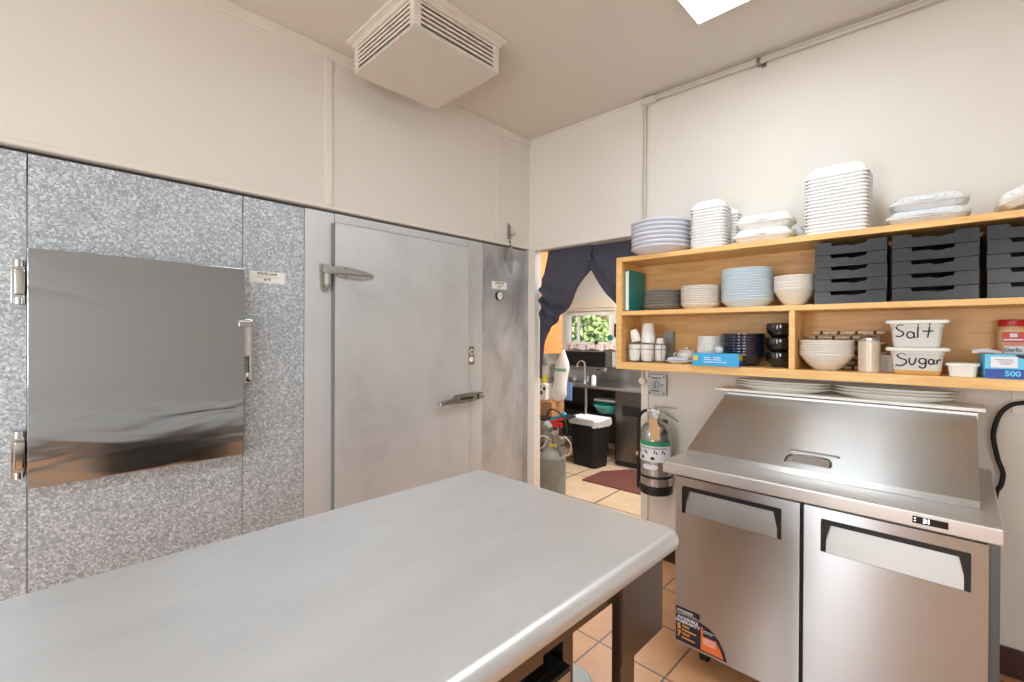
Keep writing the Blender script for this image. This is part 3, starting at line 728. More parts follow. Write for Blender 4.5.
sugar = [
    [(-.036, .090), (-.052, .096), (-.066, .086), (-.056, .074), (-.036, .066), (-.034, .052), (-.05, .040), (-.072, .042)],
    [(-.022, .076), (-.022, .056), (-.014, .044), (-.004, .052), (.002, .076)],
    arc(.024, .062, .012, .012, 30, 390, 12), [(.036, .072), (.036, .05), (.032, .034), (.02, .032), (.012, .040)],
    arc(.054, .06, .009, .011, 40, 400, 12), [(.064, .070), (.064, .054), (.068, .049)],
    [(.074, .068), (.074, .05)], [(.074, .062), (.08, .069), (.087, .068)]]
tub('storage_tub', 'lidded plastic tub marked Sugar standing on the lower tier', W(2.47, -.215, SB + .0005), .185, .15, .112, WR + R(2), sugar, True)
tub('storage_tub', 'lidded plastic tub marked Salt standing on the sugar tub', W(2.468, -.215, SB + .1235), .185, .15, .112, WR + R(2), salt)
bm = new(); loft(bm, [(.082, .12, .014, 0), (.092, .13, .016, .045), (.106, .145, .016, .047), (.106, .145, .016, .056), (.092, .13, .014, .056), (.088, .126, .014, .050)]); solo('open_tub', bm, 'tubrim', 'low white plastic tub between the sugar tub and large blue glove carton', 'container', W(2.621, -.215, SB + .0005), WR + R(-3))
gb = thing('glove_carton', 'large blue carton numbered 500 at right end of lower tier', 'box', W(2.794, -.2, SB + .0005), WR + R(2))
bm = new(); box(bm, -.115, .125, -.095, .08, 0, .1, .002); finish('carton', bm, 'cyanbox', gb)
bm = new(); box(bm, -.1145, .1245, -.0962, -.0952, .002, .04); finish('blue_band', bm, 'navybox', gb)
bm = new(); box(bm, -.098, -.022, -.0962, -.0952, .046, .09); box(bm, 0, .09, -.0962, -.0952, .046, .09); wp = finish('white_print_panel', bm, 'stickerwhite', gb)
for z, a, b in ((.076, -.085, -.035), (.068, -.075, -.035), (.060, -.07, -.04), (.072, .03, .08)):
    bm = new(); box(bm, a, b, -.0968, -.0963, z, z + .003); finish('print_line', bm, 'printgrey', wp)
text('number', '500', .03, 'cyanbox', gb, face_front(-.036, -.0966, .0215), .0004, .0012)
bm = new(); prism(bm, [(-.03, .099), (-.022, .088), (-.005, .083), (.02, .083), (.038, .09), (.045, .099)], -.0966, -.09); finish('opening', bm, 'ink', gb)
bm = new(); ring_faces(bm, [[(x, y, z) for x, y, z in ((-.15, -.06, .102), (-.145, -.04, .118), (-.14, -.02, .106))], [(-.11, -.07, .108), (-.1, -.04, .122), (-.1, -.01, .108)], [(-.06, -.06, .1005), (-.06, -.04, .11), (-.06, .0, .1005)]]); finish('glove', bm, 'liner', gb)
jr = thing('spice_jar', 'plastic spice jar of tan powder with red cap and red Garlic label', 'jar', W(2.782, -.062, SB + .0005), WR)
bm = new(); loft(bm, [(.085, .085, .02, 0), (.092, .092, .022, .006), (.092, .092, .022, .195), (.08, .08, .03, .212), (.076, .076, .036, .218)]); finish('jar', bm, 'spice', jr)
bm = new(); lathe(bm, [(0, .2185), (.043, .2185), (.044, .222), (.044, .242), (.04, .246), (0, .246)], 28); finish('cap', bm, 'redcap', jr)
bm = new(); box(bm, -.034, .036, -.0475, -.0465, .148, .192); finish('label', bm, 'redlabel', jr)
bm = new(); box(bm, -.034, .036, -.0475, -.0465, .03, .148); finish('label', bm, 'salmon', jr)
bm = new(); box(bm, -.026, .034, -.048, -.0475, .098, .132); box(bm, -.01, .012, -.048, -.0475, .17, .186); box(bm, -.03, .03, -.048, -.0475, .156, .162); finish('label_print', bm, 'stickerwhite', jr)
text('lettering', 'Garlic', .022, 'ink', jr, face_front(.0, -.0485, .115), .0003, .0005)

# ================================================================== PREP FRIDGE
fz = thing('sandwich_prep_fridge', 'two-door stainless sandwich prep refrigerator with sloping lid under the wall shelf', 'refrigerator', FW(0, 0, 0), FR)
FWD = 1.105; CZ = .926
bm = new(); box(bm, .052, 1.096, .03, .86, .1, .873, .003); finish('cabinet_body', bm, 'fridge', fz)
bm = new(); box(bm, 1.0962, 1.0975, .03, .85, .1, .873); box(bm, 1.073, 1.0965, .0275, .0298, .1, .872); finish('side_panel', bm, 'fridgeside', fz)
bm = new(); box(bm, 0, FWD, 0, .9, .8735, CZ, .005, 3); ct = finish('counter', bm, 'counter', fz)
bm = new(); box(bm, .892, .980, -.0015, .0005, .890, .913); dsp = finish('display', bm, 'ledbg', fz, 'small black temperature display')
text('digits', '31', .019, 'led', dsp, face_front(.928, -.002, .9015), .0004, .0008)
bm = new()
for z in (.9065, .898): box(bm, .896, .901, -.0022, -.0015, z - .001, z + .001)
finish('indicator_light', bm, 'led', dsp)
# hood
LX0, LX1 = .038, 1.056
sl = (1.184 - .953) / .525
bm = new(); prism(bm, [(.2, CZ + .0005), (.2, .935), (.71, 1.155), (.74, 1.197), (.885, 1.197), (.885, CZ + .0005)], LX0 + .012, LX1 - .012, 'x'); finish('hood', bm, 'fridgeside', fz)
bm = new(); prism(bm, [(.7105, 1.166), (.7105, 1.194), (.885, 1.1985), (.885, 1.17)], LX0 + .006, LX1 + .004, 'x'); finish('hood_cover', bm, 'counter', fz)
bm = new(); prism(bm, [(.185, CZ + .001), (.185, .953), (.705, .953 + .52 * sl), (.712, .953 + .52 * sl - .012), (.197, .942), (.194, CZ + .001)], LX0, LX1, 'x')
lid = finish('lid', bm, 'fridgelid', fz, 'sloping stainless lid')
# recessed lid pull: rim on the slope
def onlid(x, s, o=0):   # s along slope from the lower edge
    a = math.atan(sl); return (x, .185 + s * math.cos(a) - o * math.sin(a), .953 + s * math.sin(a) + o * math.cos(a))
bm = new(); P = []
cx = .54; hw = .082
for u, v in [(-hw, .018), (-hw * .98, .05), (-hw * .8, .074), (-hw * .4, .082), (0, .084), (hw * .4, .084), (hw * .8, .078), (hw * .98, .056), (hw, .024)]: P.append(onlid(cx + u, .02 + v, .002))
tube(bm, P, .0042, 8); finish('lid_pull_rim', bm, 'steeldark', lid)
bm = new(); pr = [(-hw * .97, .02), (hw * .97, .02), (hw * .95, .05), (hw * .75, .074), (0, .081), (-hw * .75, .072), (-hw * .95, .05)]
ring_faces(bm, [[onlid(cx + u, .02 + v, .0006) for u, v in pr], [onlid(cx + u, .02 + v, .0016) for u, v in pr]]); finish('lid_pull_pan', bm, 'handlepan', lid)
bm = new(); pr = [(-hw * .7, .028), (hw * .8, .024), (hw * .8, .031), (-hw * .7, .035)]
ring_faces(bm, [[onlid(cx + u, .02 + v, .0018) for u, v in pr], [onlid(cx + u, .02 + v, .004) for u, v in pr]]); finish('lid_pull_lip', bm, 'steel', lid)
bm = new(); loft(bm, [(.19, .02, .009, 0), (.18, .014, .006, .004)]); 
for v in bm.verts:
    p = onlid(cx + v.co.x + .01, .125 + v.co.y, v.co.z + .0006); v.co = p
finish('lid_pull_crest', bm, 'handlepan', lid)
# doors with wedge pocket handles
def fdoor(x0, x1, h0, h1):
    yF, yB, z0, z1 = .0, .028, .105, .868      # front plane is 0 here; shifted below
    yo = .03 - .028
    pz0, pz1 = .708, .83                       # pocket
    bm = new()
    # slab below / beside / above the pocket
    box(bm, x0, x1, yo, yo + .026, z0, pz0 - .002, .0); box(bm, x0, h0, yo, yo + .026, pz0 - .002, z1); box(bm, h1, x1, yo, yo + .026, pz0 - .002, z1); box(bm, h0, h1, yo, yo + .026, pz1, z1)
    bmesh.ops.remove_doubles(bm, verts=bm.verts, dist=.0001)
    d = finish('door', bm, 'fridge', fz)
    bm = new(); bb = .016
    prism(bm, [(yo - .0, pz0 - .001), (yo + .02, pz1 - .003), (yo + .0255, pz1 - .003), (yo + .0255, pz0 - .001)], h0 + bb, h1 - bb, 'x'); finish('handle_pan', bm, 'handlepan', d, 'bright stainless handle recess')
    bm = new()
    # black moulded surround: top bar and two tapering cheeks
    prism(bm, [(h0, pz0), (h0 + .006, pz0), (h0 + bb + .012, pz1 - .018), (h1 - bb - .012, pz1 - .018), (h1 - .006, pz0), (h1, pz0), (h1, pz1 - .01), (h1 - .01, pz1), (h0 + .01, pz1), (h0, pz1 - .01)], yo - .003, yo + .006)
    prism(bm, [(h0 + .001, pz0), (h0 + bb, pz0), (h0 + bb, pz1 - .002), (h0 + .001, pz1 - .002)], yo + .004, yo + .0255); prism(bm, [(h1 - bb, pz0), (h1 - .001, pz0), (h1 - .001, pz1 - .002), (h1 - bb, pz1 - .002)], yo + .004, yo + .0255)
    finish('handle', bm, 'black', d, 'black moulded recessed handle')
    return d
dL = fdoor(.066, .563, .096, .5); dRt = fdoor(.577, 1.07, .632, 1.033)
bm = new(); box(bm, .566, .574, .012, .0295, .105, .868); finish('gasket_or_gap_shade', bm, 'blackrub', fz)
# sticker on left door
yS = .002 - .0012
bm = new(); box(bm, .07, .18, yS, yS + .001, .246, .272); prism(bm, [(.07, .238), (.182, .238), (.224, .226), (.262, .195), (.286, .155), (.297, .116), (.07, .116)], yS, yS + .001)
st = finish('warranty_sticker', bm, 'stickernavy', dL, 'navy and orange warranty sticker')
bm = new(); prism(bm, [(.186, .122), (.283, .122), (.27, .155), (.25, .186), (.225, .205), (.205, .216), (.186, .222)], yS - .0007, yS - .0001); finish('orange_print', bm, 'orange', st)
bm = new(); box(bm, .195, .246, yS - .0012, yS - .0007, .184, .218); finish('inset_print', bm, 'stickernavy', st)
bm = new(); box(bm, .197, .244, yS - .0016, yS - .0012, .208, .211); box(bm, .197, .235, yS - .0016, yS - .0012, .201, .203); box(bm, .076, .15, yS - .0006, yS, .259, .2615); box(bm, .076, .15, yS - .0006, yS, .253, .2555); box(bm, .1, .165, yS - .0006, yS, .2485, .25)
for z in (.176, .170, .164, .158, .152): box(bm, .196, .25, yS - .001, yS - .0007, z, z + .002)
finish('print', bm, 'stickerwhite', st)
text('lettering', 'INCREDIBLE', .0175, 'stickerwhite', st, face_front(.126, yS - .0003, .2255), .0003, .0004)
text('lettering', 'WARRANTY', .02, 'stickerwhite', st, face_front(.126, yS - .0003, .209), .0003, .0005)
for s, z in (('5', .182), ('7', .148)):
    text('lettering', s, .034, 'stickeryellow', st, face_front(.086, yS - .0003, z), .0003, .0014)
    text('lettering', 'YEAR', .014, 'stickeryellow', st, face_front(.118, yS - .0003, z + .007), .0003, .0004)
bm = new(); box(bm, .099, .165, yS - .0006, yS, .17, .175); box(bm, .099, .16, yS - .0006, yS, .135, .14); finish('amber_line', bm, 'stickeryellow', st)
# casters
for x, y in ((.16, .11), (1.0, .11), (.16, .78), (1.0, .78)):
    bm = new(); box(bm, x - .03, x + .03, y - .035, y + .035, .0945, .0998, .001); box(bm, x - .022, x - .018, y - .02, y + .03, .04, .095); box(bm, x + .018, x + .022, y - .02, y + .03, .04, .095)
    c = finish('caster', bm, 'chrome', fz, 'black wheel in chrome fork')
    bm = new(); cyl(bm, (x - .016, y + .012, .0385), (x + .016, y + .012, .0385), .038, n=24); finish('wheel', bm, 'blackrub', c)
# board on the hood with platters
bm = new(); box(bm, -.022, 1.083, -.0, .172, 0, .0145, .002); solo('white_board', bm, 'tubrim', 'long thin white board lying across the top of the prep fridge hood', 'board', FW(0, .705, 1.1995), FR)
def platter(name, label, cat, group):
    bm = new(); lathe(bm, plate_prof(.235, .026, .006, .62), 48, sx=1, sy=.36); return solo(name, bm, 'porc', label, cat, group=group)
stack(platter, 3, .0145, FW(.30, .792, 1.2145), FR, 'oval_platter', '{} white oval platter in the left pile on the hood board', 'platter', 'oval platters on the left of the hood', .0005, .002)
stack(platter, 3, .0145, FW(.768, .792, 1.2145), FR, 'oval_platter', '{} white oval platter in the right pile on the hood board', 'platter', 'oval platters on the right of the hood', .0005, .002)

# power cord and outlet
bm = new(); tube(bm, [W(2.92, -.04, 1.228), W(2.86, -.05, 1.234), W(2.816, -.05, 1.229), W(2.78, -.05, 1.214), W(2.753, -.05, 1.179), W(2.738, -.05, 1.132), W(2.731, -.05, 1.066), W(2.745, -.05, .973), W(2.761, -.05, .914), W(2.755, -.05, .859), W(2.74, -.05, .816), W(2.735, -.05, .7)], .0092, 10)
pc = thing('power_cord', 'thick black power cord looping down from outlet right of the prep fridge', 'cord', (0, 0, 0))
finish('cable', bm, 'blackrub', pc)
bm = new(); box(bm, 2.865, 2.93, -.06, -.02, 1.20, 1.25, .01); 
for v in bm.verts: v.co = W(*v.co)
finish('plug', bm, 'blackrub', pc)
bm = new(); box(bm, 2.79, 2.96, -.008, -.0005, 1.175, 1.29, .003); solo('outlet_plate', bm, 'wall_trim', 'painted outlet cover plate behind the black power cord', 'outlet', C0, WR)

# ================================================================== WORK TABLE
TZ = .93; TX0, TX1, TY0, TY1 = -.75, 1.363, .592, 1.515
tb = thing('work_table', 'long stainless steel work table with rolled edges in the foreground', 'table', (0, 0, 0))
bm = new()
def trect(inset, z, rad):
    w, d = TX1 - TX0 - 2 * inset, TY1 - TY0 - 2 * inset
    return [((TX0 + TX1) / 2 + x, (TY0 + TY1) / 2 + y, z) for x, y in rrect(w, d, rad, 8)]
rr = .029; secs = []
for a in range(90, -91, -15):
    secs.append(trect(rr * (1 - math.cos(R(a))), TZ - rr + rr * math.sin(R(a)), .055 - rr * (1 - math.cos(R(a))) * .9))
secs.append(trect(rr + .012, TZ - 2 * rr, .022)); secs.append(trect(rr + .02, TZ - .05, .018))
ring_faces(bm, secs); finish('tabletop', bm, 'table', tb, ang=60)
bm = new(); box(bm, TX0 + .06, TX1 - .06, .66, .68, .80, .878); box(bm, TX0 + .06, TX1 - .06, 1.43, 1.45, .80, .878); finish('apron', bm, 'tableleg', tb)
for (lx, gx0, gx1) in ((1.085, 1.082, 1.312), (-.66, -.69, -.46)):
    for (ly, gy) in ((.644, .638), (1.43, 1.463)):
        bm = new(); box(bm, lx, lx + .072, ly, ly + .03, .03, .87, .003); lg = finish('leg', bm, 'tableleg', tb)
        bm = new(); cyl(bm, (lx + .036, ly + .015, .0005), (lx + .036, ly + .015, .03), .024, .018); finish('foot', bm, 'steel', lg)
        bm = new(); box(bm, gx0, gx1, gy, gy + .005, .63, .876, .001); finish('gusset_plate', bm, 'tableleg', lg)
dw = bm = new(); box(bm, .25, .9, .672, .684, .47, .70, .003); drw = finish('drawer', bm, 'steel', tb)
bm = new(); box(bm, .26, .89, .69, 1.25, .49, .72, .002); box(bm, .25, .9, .672, .72, .7005, .712, .002); finish('drawer_box', bm, 'black', drw)
bm = new(); box(bm, .906, .95, .70, 1.2, .35, .868, .006); finish('drawer_bracket', bm, 'steeldark', tb)
bm = new(); box(bm, .25, .78, .664, .6585, .785, .876); finish('drawer_skirt', bm, 'tableleg', tb)
bk = thing('floor_pail', 'small light grey round plastic pail on the tiles under the table', 'pail', (1.535, 1.16, 0))
bm = new(); lathe(bm, [(0, .0005), (.085, .0005), (.092, .06), (.096, .07), (.092, .074), (0, .074)], 32); finish('pail_body', bm, 'greylight', bk)
bm = new(); lathe(bm, [(0, .0745), (.098, .0745), (.099, .082), (.09, .088), (0, .082)], 32); finish('lid', bm, 'greylight', bk)

# ================================================================== EXTINGUISHER + SWITCH BOX
fe = thing('fire_extinguisher', 'stainless fire extinguisher with black base and paper tag hanging by the doorway', 'fire extinguisher', W(1.192, -.122, 0), WR)
r = .101
bm = new(); lathe(bm, [(0, .548), (r - .002, .548), (r, .553), (r, .86), (r * .94, .905), (r * .72, .94), (r * .36, .956), (.028, .96), (0, .96)], 40); cyb = finish('cylinder', bm, 'steel', fe)
bm = new(); lathe(bm, [(0, .49), (r - .008, .49), (r + .003, .498), (r + .004, .545), (r, .552), (r - .006, .5475), (0, .5475)], 40); finish('boot', bm, 'black', fe, 'black rubber base')
bm = new(); lathe(bm, [(r + .0005, .60), (r + .004, .602), (r + .004, .614), (r + .0005, .616), (r + .0005, .60)], 40); finish('strap', bm, 'black', fe, 'black retaining strap')
def wrap(bm, a0, a1, z0, z1, rr, n=20):
    rings = []
    for i in range(n + 1):
        a = R(a0 + (a1 - a0) * i / n); c, s = math.sin(a), -math.cos(a)
        rings.append([(c * rr, s * rr, z0), (c * (rr + .0012), s * (rr + .0012), z0), (c * (rr + .0012), s * (rr + .0012), z1), (c * rr, s * rr, z1)])
    return ring_faces(bm, rings)
bm = new(); wrap(bm, -80, 80, .81, .84, r + .0005); finish('label_band', bm, 'green', cyb, 'green label band')
bm = new(); wrap(bm, -80, 80, .71, .8095, r + .0005); lb = finish('label', bm, 'stickerwhite', cyb, 'white instruction label')
bm = new()
for a in (-45, -15, 20, 48):
    for k in range(2): wrap(bm, a - 5 + k * 7, a - 1 + k * 7, .765 - k * .006, .785 - k * .01, r + .0019, 2)
for a in (-30, 10): wrap(bm, a - 6, a + 7, .724, .742, r + .0019, 3)
for z in (.798, .793): wrap(bm, -60, 60, z, z + .002, r + .0019, 12)
finish('label_print', bm, 'ink', lb)
bm = new(); rings = []
for dz0 in (0,):
    pts = [(-30, .675), (-22, .69), (22, .69), (30, .675), (22, .66), (-22, .66)]
    f = lambda a, z, q: (math.sin(R(a)) * q, -math.cos(R(a)) * q, z)
    n = 12
    for i in range(n + 1):
        a = -30 + 60 * i / n; hgt = .016 * min(1, (30 - abs(a)) / 9 + .15)
        rings.append([f(a, .675 - hgt, r + .0005), f(a, .675 - hgt, r + .0018), f(a, .675 + hgt, r + .0018), f(a, .675 + hgt, r + .0005)])
ring_faces(bm, rings); finish('badge', bm, 'stickerwhite', cyb, 'white hexagonal badge')
bm = new(); cyl(bm, (0, 0, .9605), (0, 0, 1.0), .022, n=16); box(bm, -.03, .025, -.018, .018, .985, 1.035, .005); cyl(bm, (-.025, 0, 1.02), (-.06, 0, 1.02), .012, n=12)
cyl(bm, (.01, -.02, .99), (.01, -.036, .99), .016, n=16)
vl = finish('valve', bm, 'chrome', fe)
bm = new(); prism(bm, [(-.022, 1.034), (-.01, 1.06), (.0, 1.056), (.13, 1.056), (.13, 1.05), (.005, 1.046), (-.005, 1.034)], -.008, .008); prism(bm, [(.02, 1.03), (.06, 1.022), (.145, .972), (.142, .966), (.055, 1.012), (.02, 1.016)], -.008, .008); finish('lever', bm, 'pewter', vl)
bm = new(); tube(bm, [(-.06, 0, 1.02), (-.09, -.005, 1.01), (-.118, -.01, .96), (-.122, -.012, .85), (-.12, -.012, .72), (-.119, -.012, .62), (-.117, -.012, .58)], .0095, 10); cyl(bm, (-.117, -.012, .5), (-.117, -.012, .6), .013, n=14); hs = finish('hose', bm, 'blackrub', fe)
bm = new(); box(bm, -.134, -.1175, -.022, .0, .715, .74, .002); finish('hose_clip', bm, 'tag', hs)
bm = new(); prism(bm, [(.0, .985), (.02, .99), (.05, .99), (.055, .98), (.075, .86), (.01, .85)], -.115, -.113); finish('tag', bm, 'tag', fe, 'kraft paper inspection tag')
bm = new(); tube(bm, [(.02, -.03, .995), (.03, -.07, 1.0), (.035, -.113, .985)], .0015, 5); finish('tag_string', bm, 'tag', fe)
bm = new(); box(bm, -.03, .03, .1, .1215, .56, .95, .002); box(bm, -.02, .02, .03, .1, .952, .956); finish('wall_bracket', bm, 'pewter', fe)
cs = thing('wall_control_box', 'square worn metal switch box under left end of the wall shelf', 'switch box', W(1.153, -.0005, 1.184), WR)
bm = new(); box(bm, -.064, .064, -.034, 0, -.07, .07, .004); finish('housing', bm, 'cast', cs)
bm = new(); cyl(bm, (-.01, -.034, .0), (-.01, -.046, .0), .03, n=24); box(bm, -.016, -.004, -.058, -.046, -.022, .022, .002); kb = finish('knob', bm, 'pewter', cs)
for x, z in ((-.05, .055), (.05, .055), (.05, -.055), (-.05, -.055), (.04, 0)): bm = new(); cyl(bm, (x, -.034, z), (x, -.0365, z), .0065, n=10); finish('screw', bm, 'castdark', cs)
for a in (((-.04, .03, -.0348, -.034, .042, .05)), (-.045, .02, -.0348, -.034, -.045, -.037)):
    bm = new(); box(bm, *a); finish('engraving', bm, 'castdark', cs)
bm = new(); cyl(bm, (-.108, -.016, .0), (-.066, -.016, .0), .012, n=12); cyl(bm, (-.103, -.0145, .02), (-.103, -.044, .02), .024, n=18); finish('conduit_stub', bm, 'vent', cs)

# ================================================================== ROOM BEYOND THE DOORWAY  (d = distance behind the shelf wall)
def wl(o): o.location = C0; o.rotation_euler = (0, 0, WR); return o
D0, D1 = .1, 2.52
bm = new(); box(bm, -3.0, 2.0, D0, D1 + .1, -.1, 0); o = struct('floor_2', bm, 'beige', C0, WR)
bm = new(); box(bm, -3.0, 2.0, .1005, D1 + .1, 2.62, 2.7); struct('ceiling_2', bm, 'wall', C0, WR)
WX0, WX1, WZ0, WZ1 = -1.34, -.62, 1.40, 1.84
bm = new(); box(bm, -2.9, WX0, D1, D1 + .1, 0, 2.62); box(bm, WX1, 2.0, D1, D1 + .1, 0, 2.62); box(bm, WX0, WX1, D1, D1 + .1, 0, WZ0); box(bm, WX0, WX1, D1, D1 + .1, WZ1, 2.62); struct('wall_far', bm, 'wall', C0, WR)
bm = new(); box(bm, -3.0, -2.9, .0805, D1, 0, 2.62); struct('wall_side', bm, 'wall', C0, WR)
bm = new(); box(bm, 1.95, 2.0, .1005, D1, 0, 2.62); struct('wall_side_2', bm, 'wall', C0, WR)
wn = bm = new()
for a, b, c, d in ((WX0, WX0 + .05, WZ0, WZ1), (WX1 - .04, WX1, WZ0, WZ1), (WX0, WX1, WZ0, WZ0 + .03), (WX0, WX1, WZ1 - .04, WZ1)): box(bm, a, b, D1 + .002, D1 + .06, c, d, .003)
box(bm, WX0 + .165, WX0 + .195, D1 + .01, D1 + .05, WZ0 + .03, WZ1 - .04, .002)
w1 = struct('window_1', bm, 'lightframe', C0, WR)
bm = new(); box(bm, WX0 + .05, WX0 + .165, D1 + .03, D1 + .034, WZ0 + .03, WZ1 - .04); box(bm, WX0 + .195, WX1 - .04, D1 + .03, D1 + .034, WZ0 + .03, WZ1 - .04); finish('pane', bm, 'glass', w1)
bm = new(); box(bm, -1.7, -.55, D1 - .04, D1 - .0005, 1.90, 2.02, .004); box(bm, -1.7, -.55, D1 - .025, D1 - .0005, 1.86, 1.90, .003); struct('trim_9', bm, 'beam', C0, WR)
bm = new(); box(bm, -1.45, -.35, D1 - .14, D1 - .0005, 1.372, 1.390, .003); struct('trim_10', bm, 'lightframe', C0, WR)
# cloth over the sill ledge
cl = bm = new(); nx = 40; rings = []
random.seed(3)
for i in range(nx + 1):
    x = -1.42 + 1.02 * i / nx; wv = .004 * math.sin(i * 1.1) + .003 * math.sin(i * 2.3 + 1); hem = 1.330 + .01 * math.sin(i * .6) + .006 * math.sin(i * 1.7)
    rings.append([(x, D1 - .004, 1.3915), (x, D1 - .004, 1.398), (x, D1 - .15 + wv, 1.398), (x, D1 - .158 + wv * 2, 1.385), (x, D1 - .155 + wv * 3, hem), (x, D1 - .15 + wv * 3, hem), (x, D1 - .148 + wv, 1.391)])
ring_faces(bm, rings); solo('sill_cloth', bm, 'pink', 'pale pink cloth draped over the ledge under the far window', 'cloth', C0, WR)
sl2 = solo('wall_speaker', box(new(), -.56, -.53, D1 - .03, D1 - .0005, 1.5, 1.68, .004), 'black', 'narrow black box on the far wall right of the window', 'speaker', C0, WR)
bm = new(); cyl(bm, (-.63, D1 - .012, 1.49), (-.63, D1 - .0005, 1.49), .04, n=24); solo('round_sign', bm, 'tealdark', 'teal round disc on the wall beside the far window', 'sign', C0, WR)
fig = thing('plant_pot', 'small potted plant on the cloth under the far window', 'plant', W(-.80, D1 - .08, 1.3985), WR)
bm = new(); lathe(bm, [(0, 0), (.02, 0), (.028, .05), (.022, .052), (0, .045)], 16); finish('pot', bm, 'navy', fig)
bm = new()
random.seed(5)
for k in range(26):
    a = random.uniform(0, 6.28); l = random.uniform(.05, .13); q = random.uniform(.02, .05)
    p = Vector((0, 0, .045)); e = Vector((math.cos(a) * q, math.sin(a) * q * .7, .045 + l)); s = Vector((-math.sin(a), math.cos(a), 0)) * .009
    m_ = (p + e) / 2
    v = [bm.verts.new(t_) for t_ in (p, m_ + s, e, m_ - s)]; bm.faces.new(v)
finish('leaves', bm, 'leaf', fig)
# garden outside
bm = new(); box(bm, -7, 6, D1 + .1, 12, -.3, -.2); struct('ground_outside', bm, 'ground', C0, WR)
def bush(name, label, x, d, z, w, h, mat, seed):
    random.seed(seed); t = thing(name, label, 'shrub', W(x, d, z), WR, 'shrubs outside the window')
    bm = new()
    for k in range(1500):
        th_ = random.uniform(0, 6.28); ph = math.acos(random.uniform(-.6, 1)); q = random.uniform(.55, 1)
        p = Vector((math.cos(th_) * math.sin(ph) * w * q, math.sin(th_) * math.sin(ph) * w * .7 * q, h * .5 + math.cos(ph) * h * .5 * q))
        a = Vector((random.gauss(0, 1), random.gauss(0, 1), random.gauss(0, 1))).normalized() * .075; b = a.orthogonal().normalized() * .04
        bm.faces.new([bm.verts.new(p + t_) for t_ in (-a, b, a, -b)])
    finish('foliage', bm, mat, t); bm = new(); cyl(bm, (0, 0, 0), (0, 0, h * .5), .05, .02, 8); finish('stem', bm, 'bark', t)
bush('garden_shrub', 'bright green shrub in the garden at right of the far window', -3.2, 6.4, -.2, .8, 2.4, 'leaf', 1)
bush('garden_shrub', 'dark green shrub in the garden behind left window pane', -5.0, 8.0, -.2, .9, 2.6, 'leafdark', 2)
bush('garden_shrub', 'pale green shrub in the middle of the far window view', -1.95, 4.3, -.2, .42, 1.95, 'leaf', 4)
bm = new()
for k in range(40): box(bm, -8 + k * .35, -8 + k * .35 + .335, 9.0, 9.04, -.2, 2.75)
solo('garden_fence', bm, 'brick', 'red-brown board fence behind the garden shrubs', 'fence', C0, WR)

# sink run
cn = thing('sink_counter', 'stainless sink counter with splashback under the far window', 'sink counter', C0, WR)
bm = new(); box(bm, -1.6, .4, 1.83, D1 - .01, .87, .905, .004); box(bm, -1.6, .4, D1 - .03, D1 - .005, .905, 1.10, .003); finish('countertop', bm, 'steel', cn)
bm = new(); loft(bm, [(.36, .36, .05, .9055), (.36, .36, .05, .909), (.33, .33, .05, .909), (.30, .30, .06, .9058)], 4, (-1.0, 2.12)); finish('sink_rim', bm, 'steeldark', cn)
for x in (-.60, -1.5):
    bm = new(); cyl(bm, (x, 1.87, .0005), (x, 1.87, .868), .018, n=14); finish('leg', bm, 'steel', cn)
fc = thing('gooseneck_faucet', 'chrome gooseneck faucet on the far sink counter', 'faucet', W(-.72, 2.03, .906), WR)
bm = new(); cyl(bm, (0, 0, 0), (0, 0, .05), .022, .016, 14); tube(bm, [(0, 0, .04), (0, 0, .18), (-.005, 0, .25), (-.04, -.02, .285), (-.08, -.04, .26), (-.085, -.045, .2)], .011, 10); finish('spout', bm, 'chrome', fc)
bm = new(); tube(bm, [(.02, 0, .03), (.06, 0, .05)], .008, 8, 1, False); cyl(bm, (.04, 0, .02), (.04, 0, .1), .014, n=12); finish('valve', bm, 'chrome', fc)
bm = new(); lathe(bm, [(0, 0), (.06, 0), (.068, .07), (.064, .07), (.05, .01), (0, .01)], 24); solo('steel_pot', bm, 'steel', 'small steel pot behind the faucet on the far counter', 'pot', W(-.93, 2.08, .912), WR)
bm = new(); lathe(bm, [(0, 0), (.03, 0), (.03, .09), (.012, .11), (0, .11)], 18); solo('soap_jar', bm, 'tubrim', 'white soap jar right of the gooseneck faucet', 'jar', W(-.62, 2.08, .9055), WR)
ov = thing('wall_oven', 'black-fronted wall unit with steel control rail above the far sink', 'oven', C0, WR)
bm = new(); box(bm, -1.15, -.42, 2.2, D1 - .006, 1.115, 1.31, .004); finish('body', bm, 'steel', ov)
bm = new(); box(bm, -1.14, -.52, 2.19, 2.1995, 1.118, 1.305, .002); finish('glass_front', bm, 'black', ov)
bm = new(); box(bm, -1.14, -.5, 2.14, 2.1985, 1.06, 1.114, .006); finish('control_rail', bm, 'steel', ov)
bm = new(); box(bm, -.62, -.55, 2.137, 2.1395, 1.075, 1.09, .001); finish('badge', bm, 'ink', ov)
dwm = thing('undercounter_cabinet', 'dark stainless undercounter appliance with black handle beyond the doorway', 'cabinet', C0, WR)
bm = new(); box(bm, -.185, .4, 1.845, 2.45, .06, .8685, .004); finish('body', bm, 'steeldark', dwm)
bm = new(); box(bm, -.16, .4, 1.82, 1.8445, .08, .79, .004); dd = finish('door', bm, 'steeldark', dwm)
bm = new(); box(bm, -.075, .25, 1.806, 1.8195, .60, .71, .006); finish('handle', bm, 'black', dd)
bm = new(); box(bm, -.185, .4, 1.86, 2.4, .0005, .0595); finish('plinth', bm, 'black', dwm)
us = thing('storage_rack', 'dark wire rack under the far sink counter', 'rack', C0, WR)
bm = new(); box(bm, -1.45, -.2, 1.95, 2.4, .55, .565); box(bm, -1.45, -.2, 2.4, 2.42, .1, .85); finish('rack_shelf', bm, 'castdark', us)
bm = new()
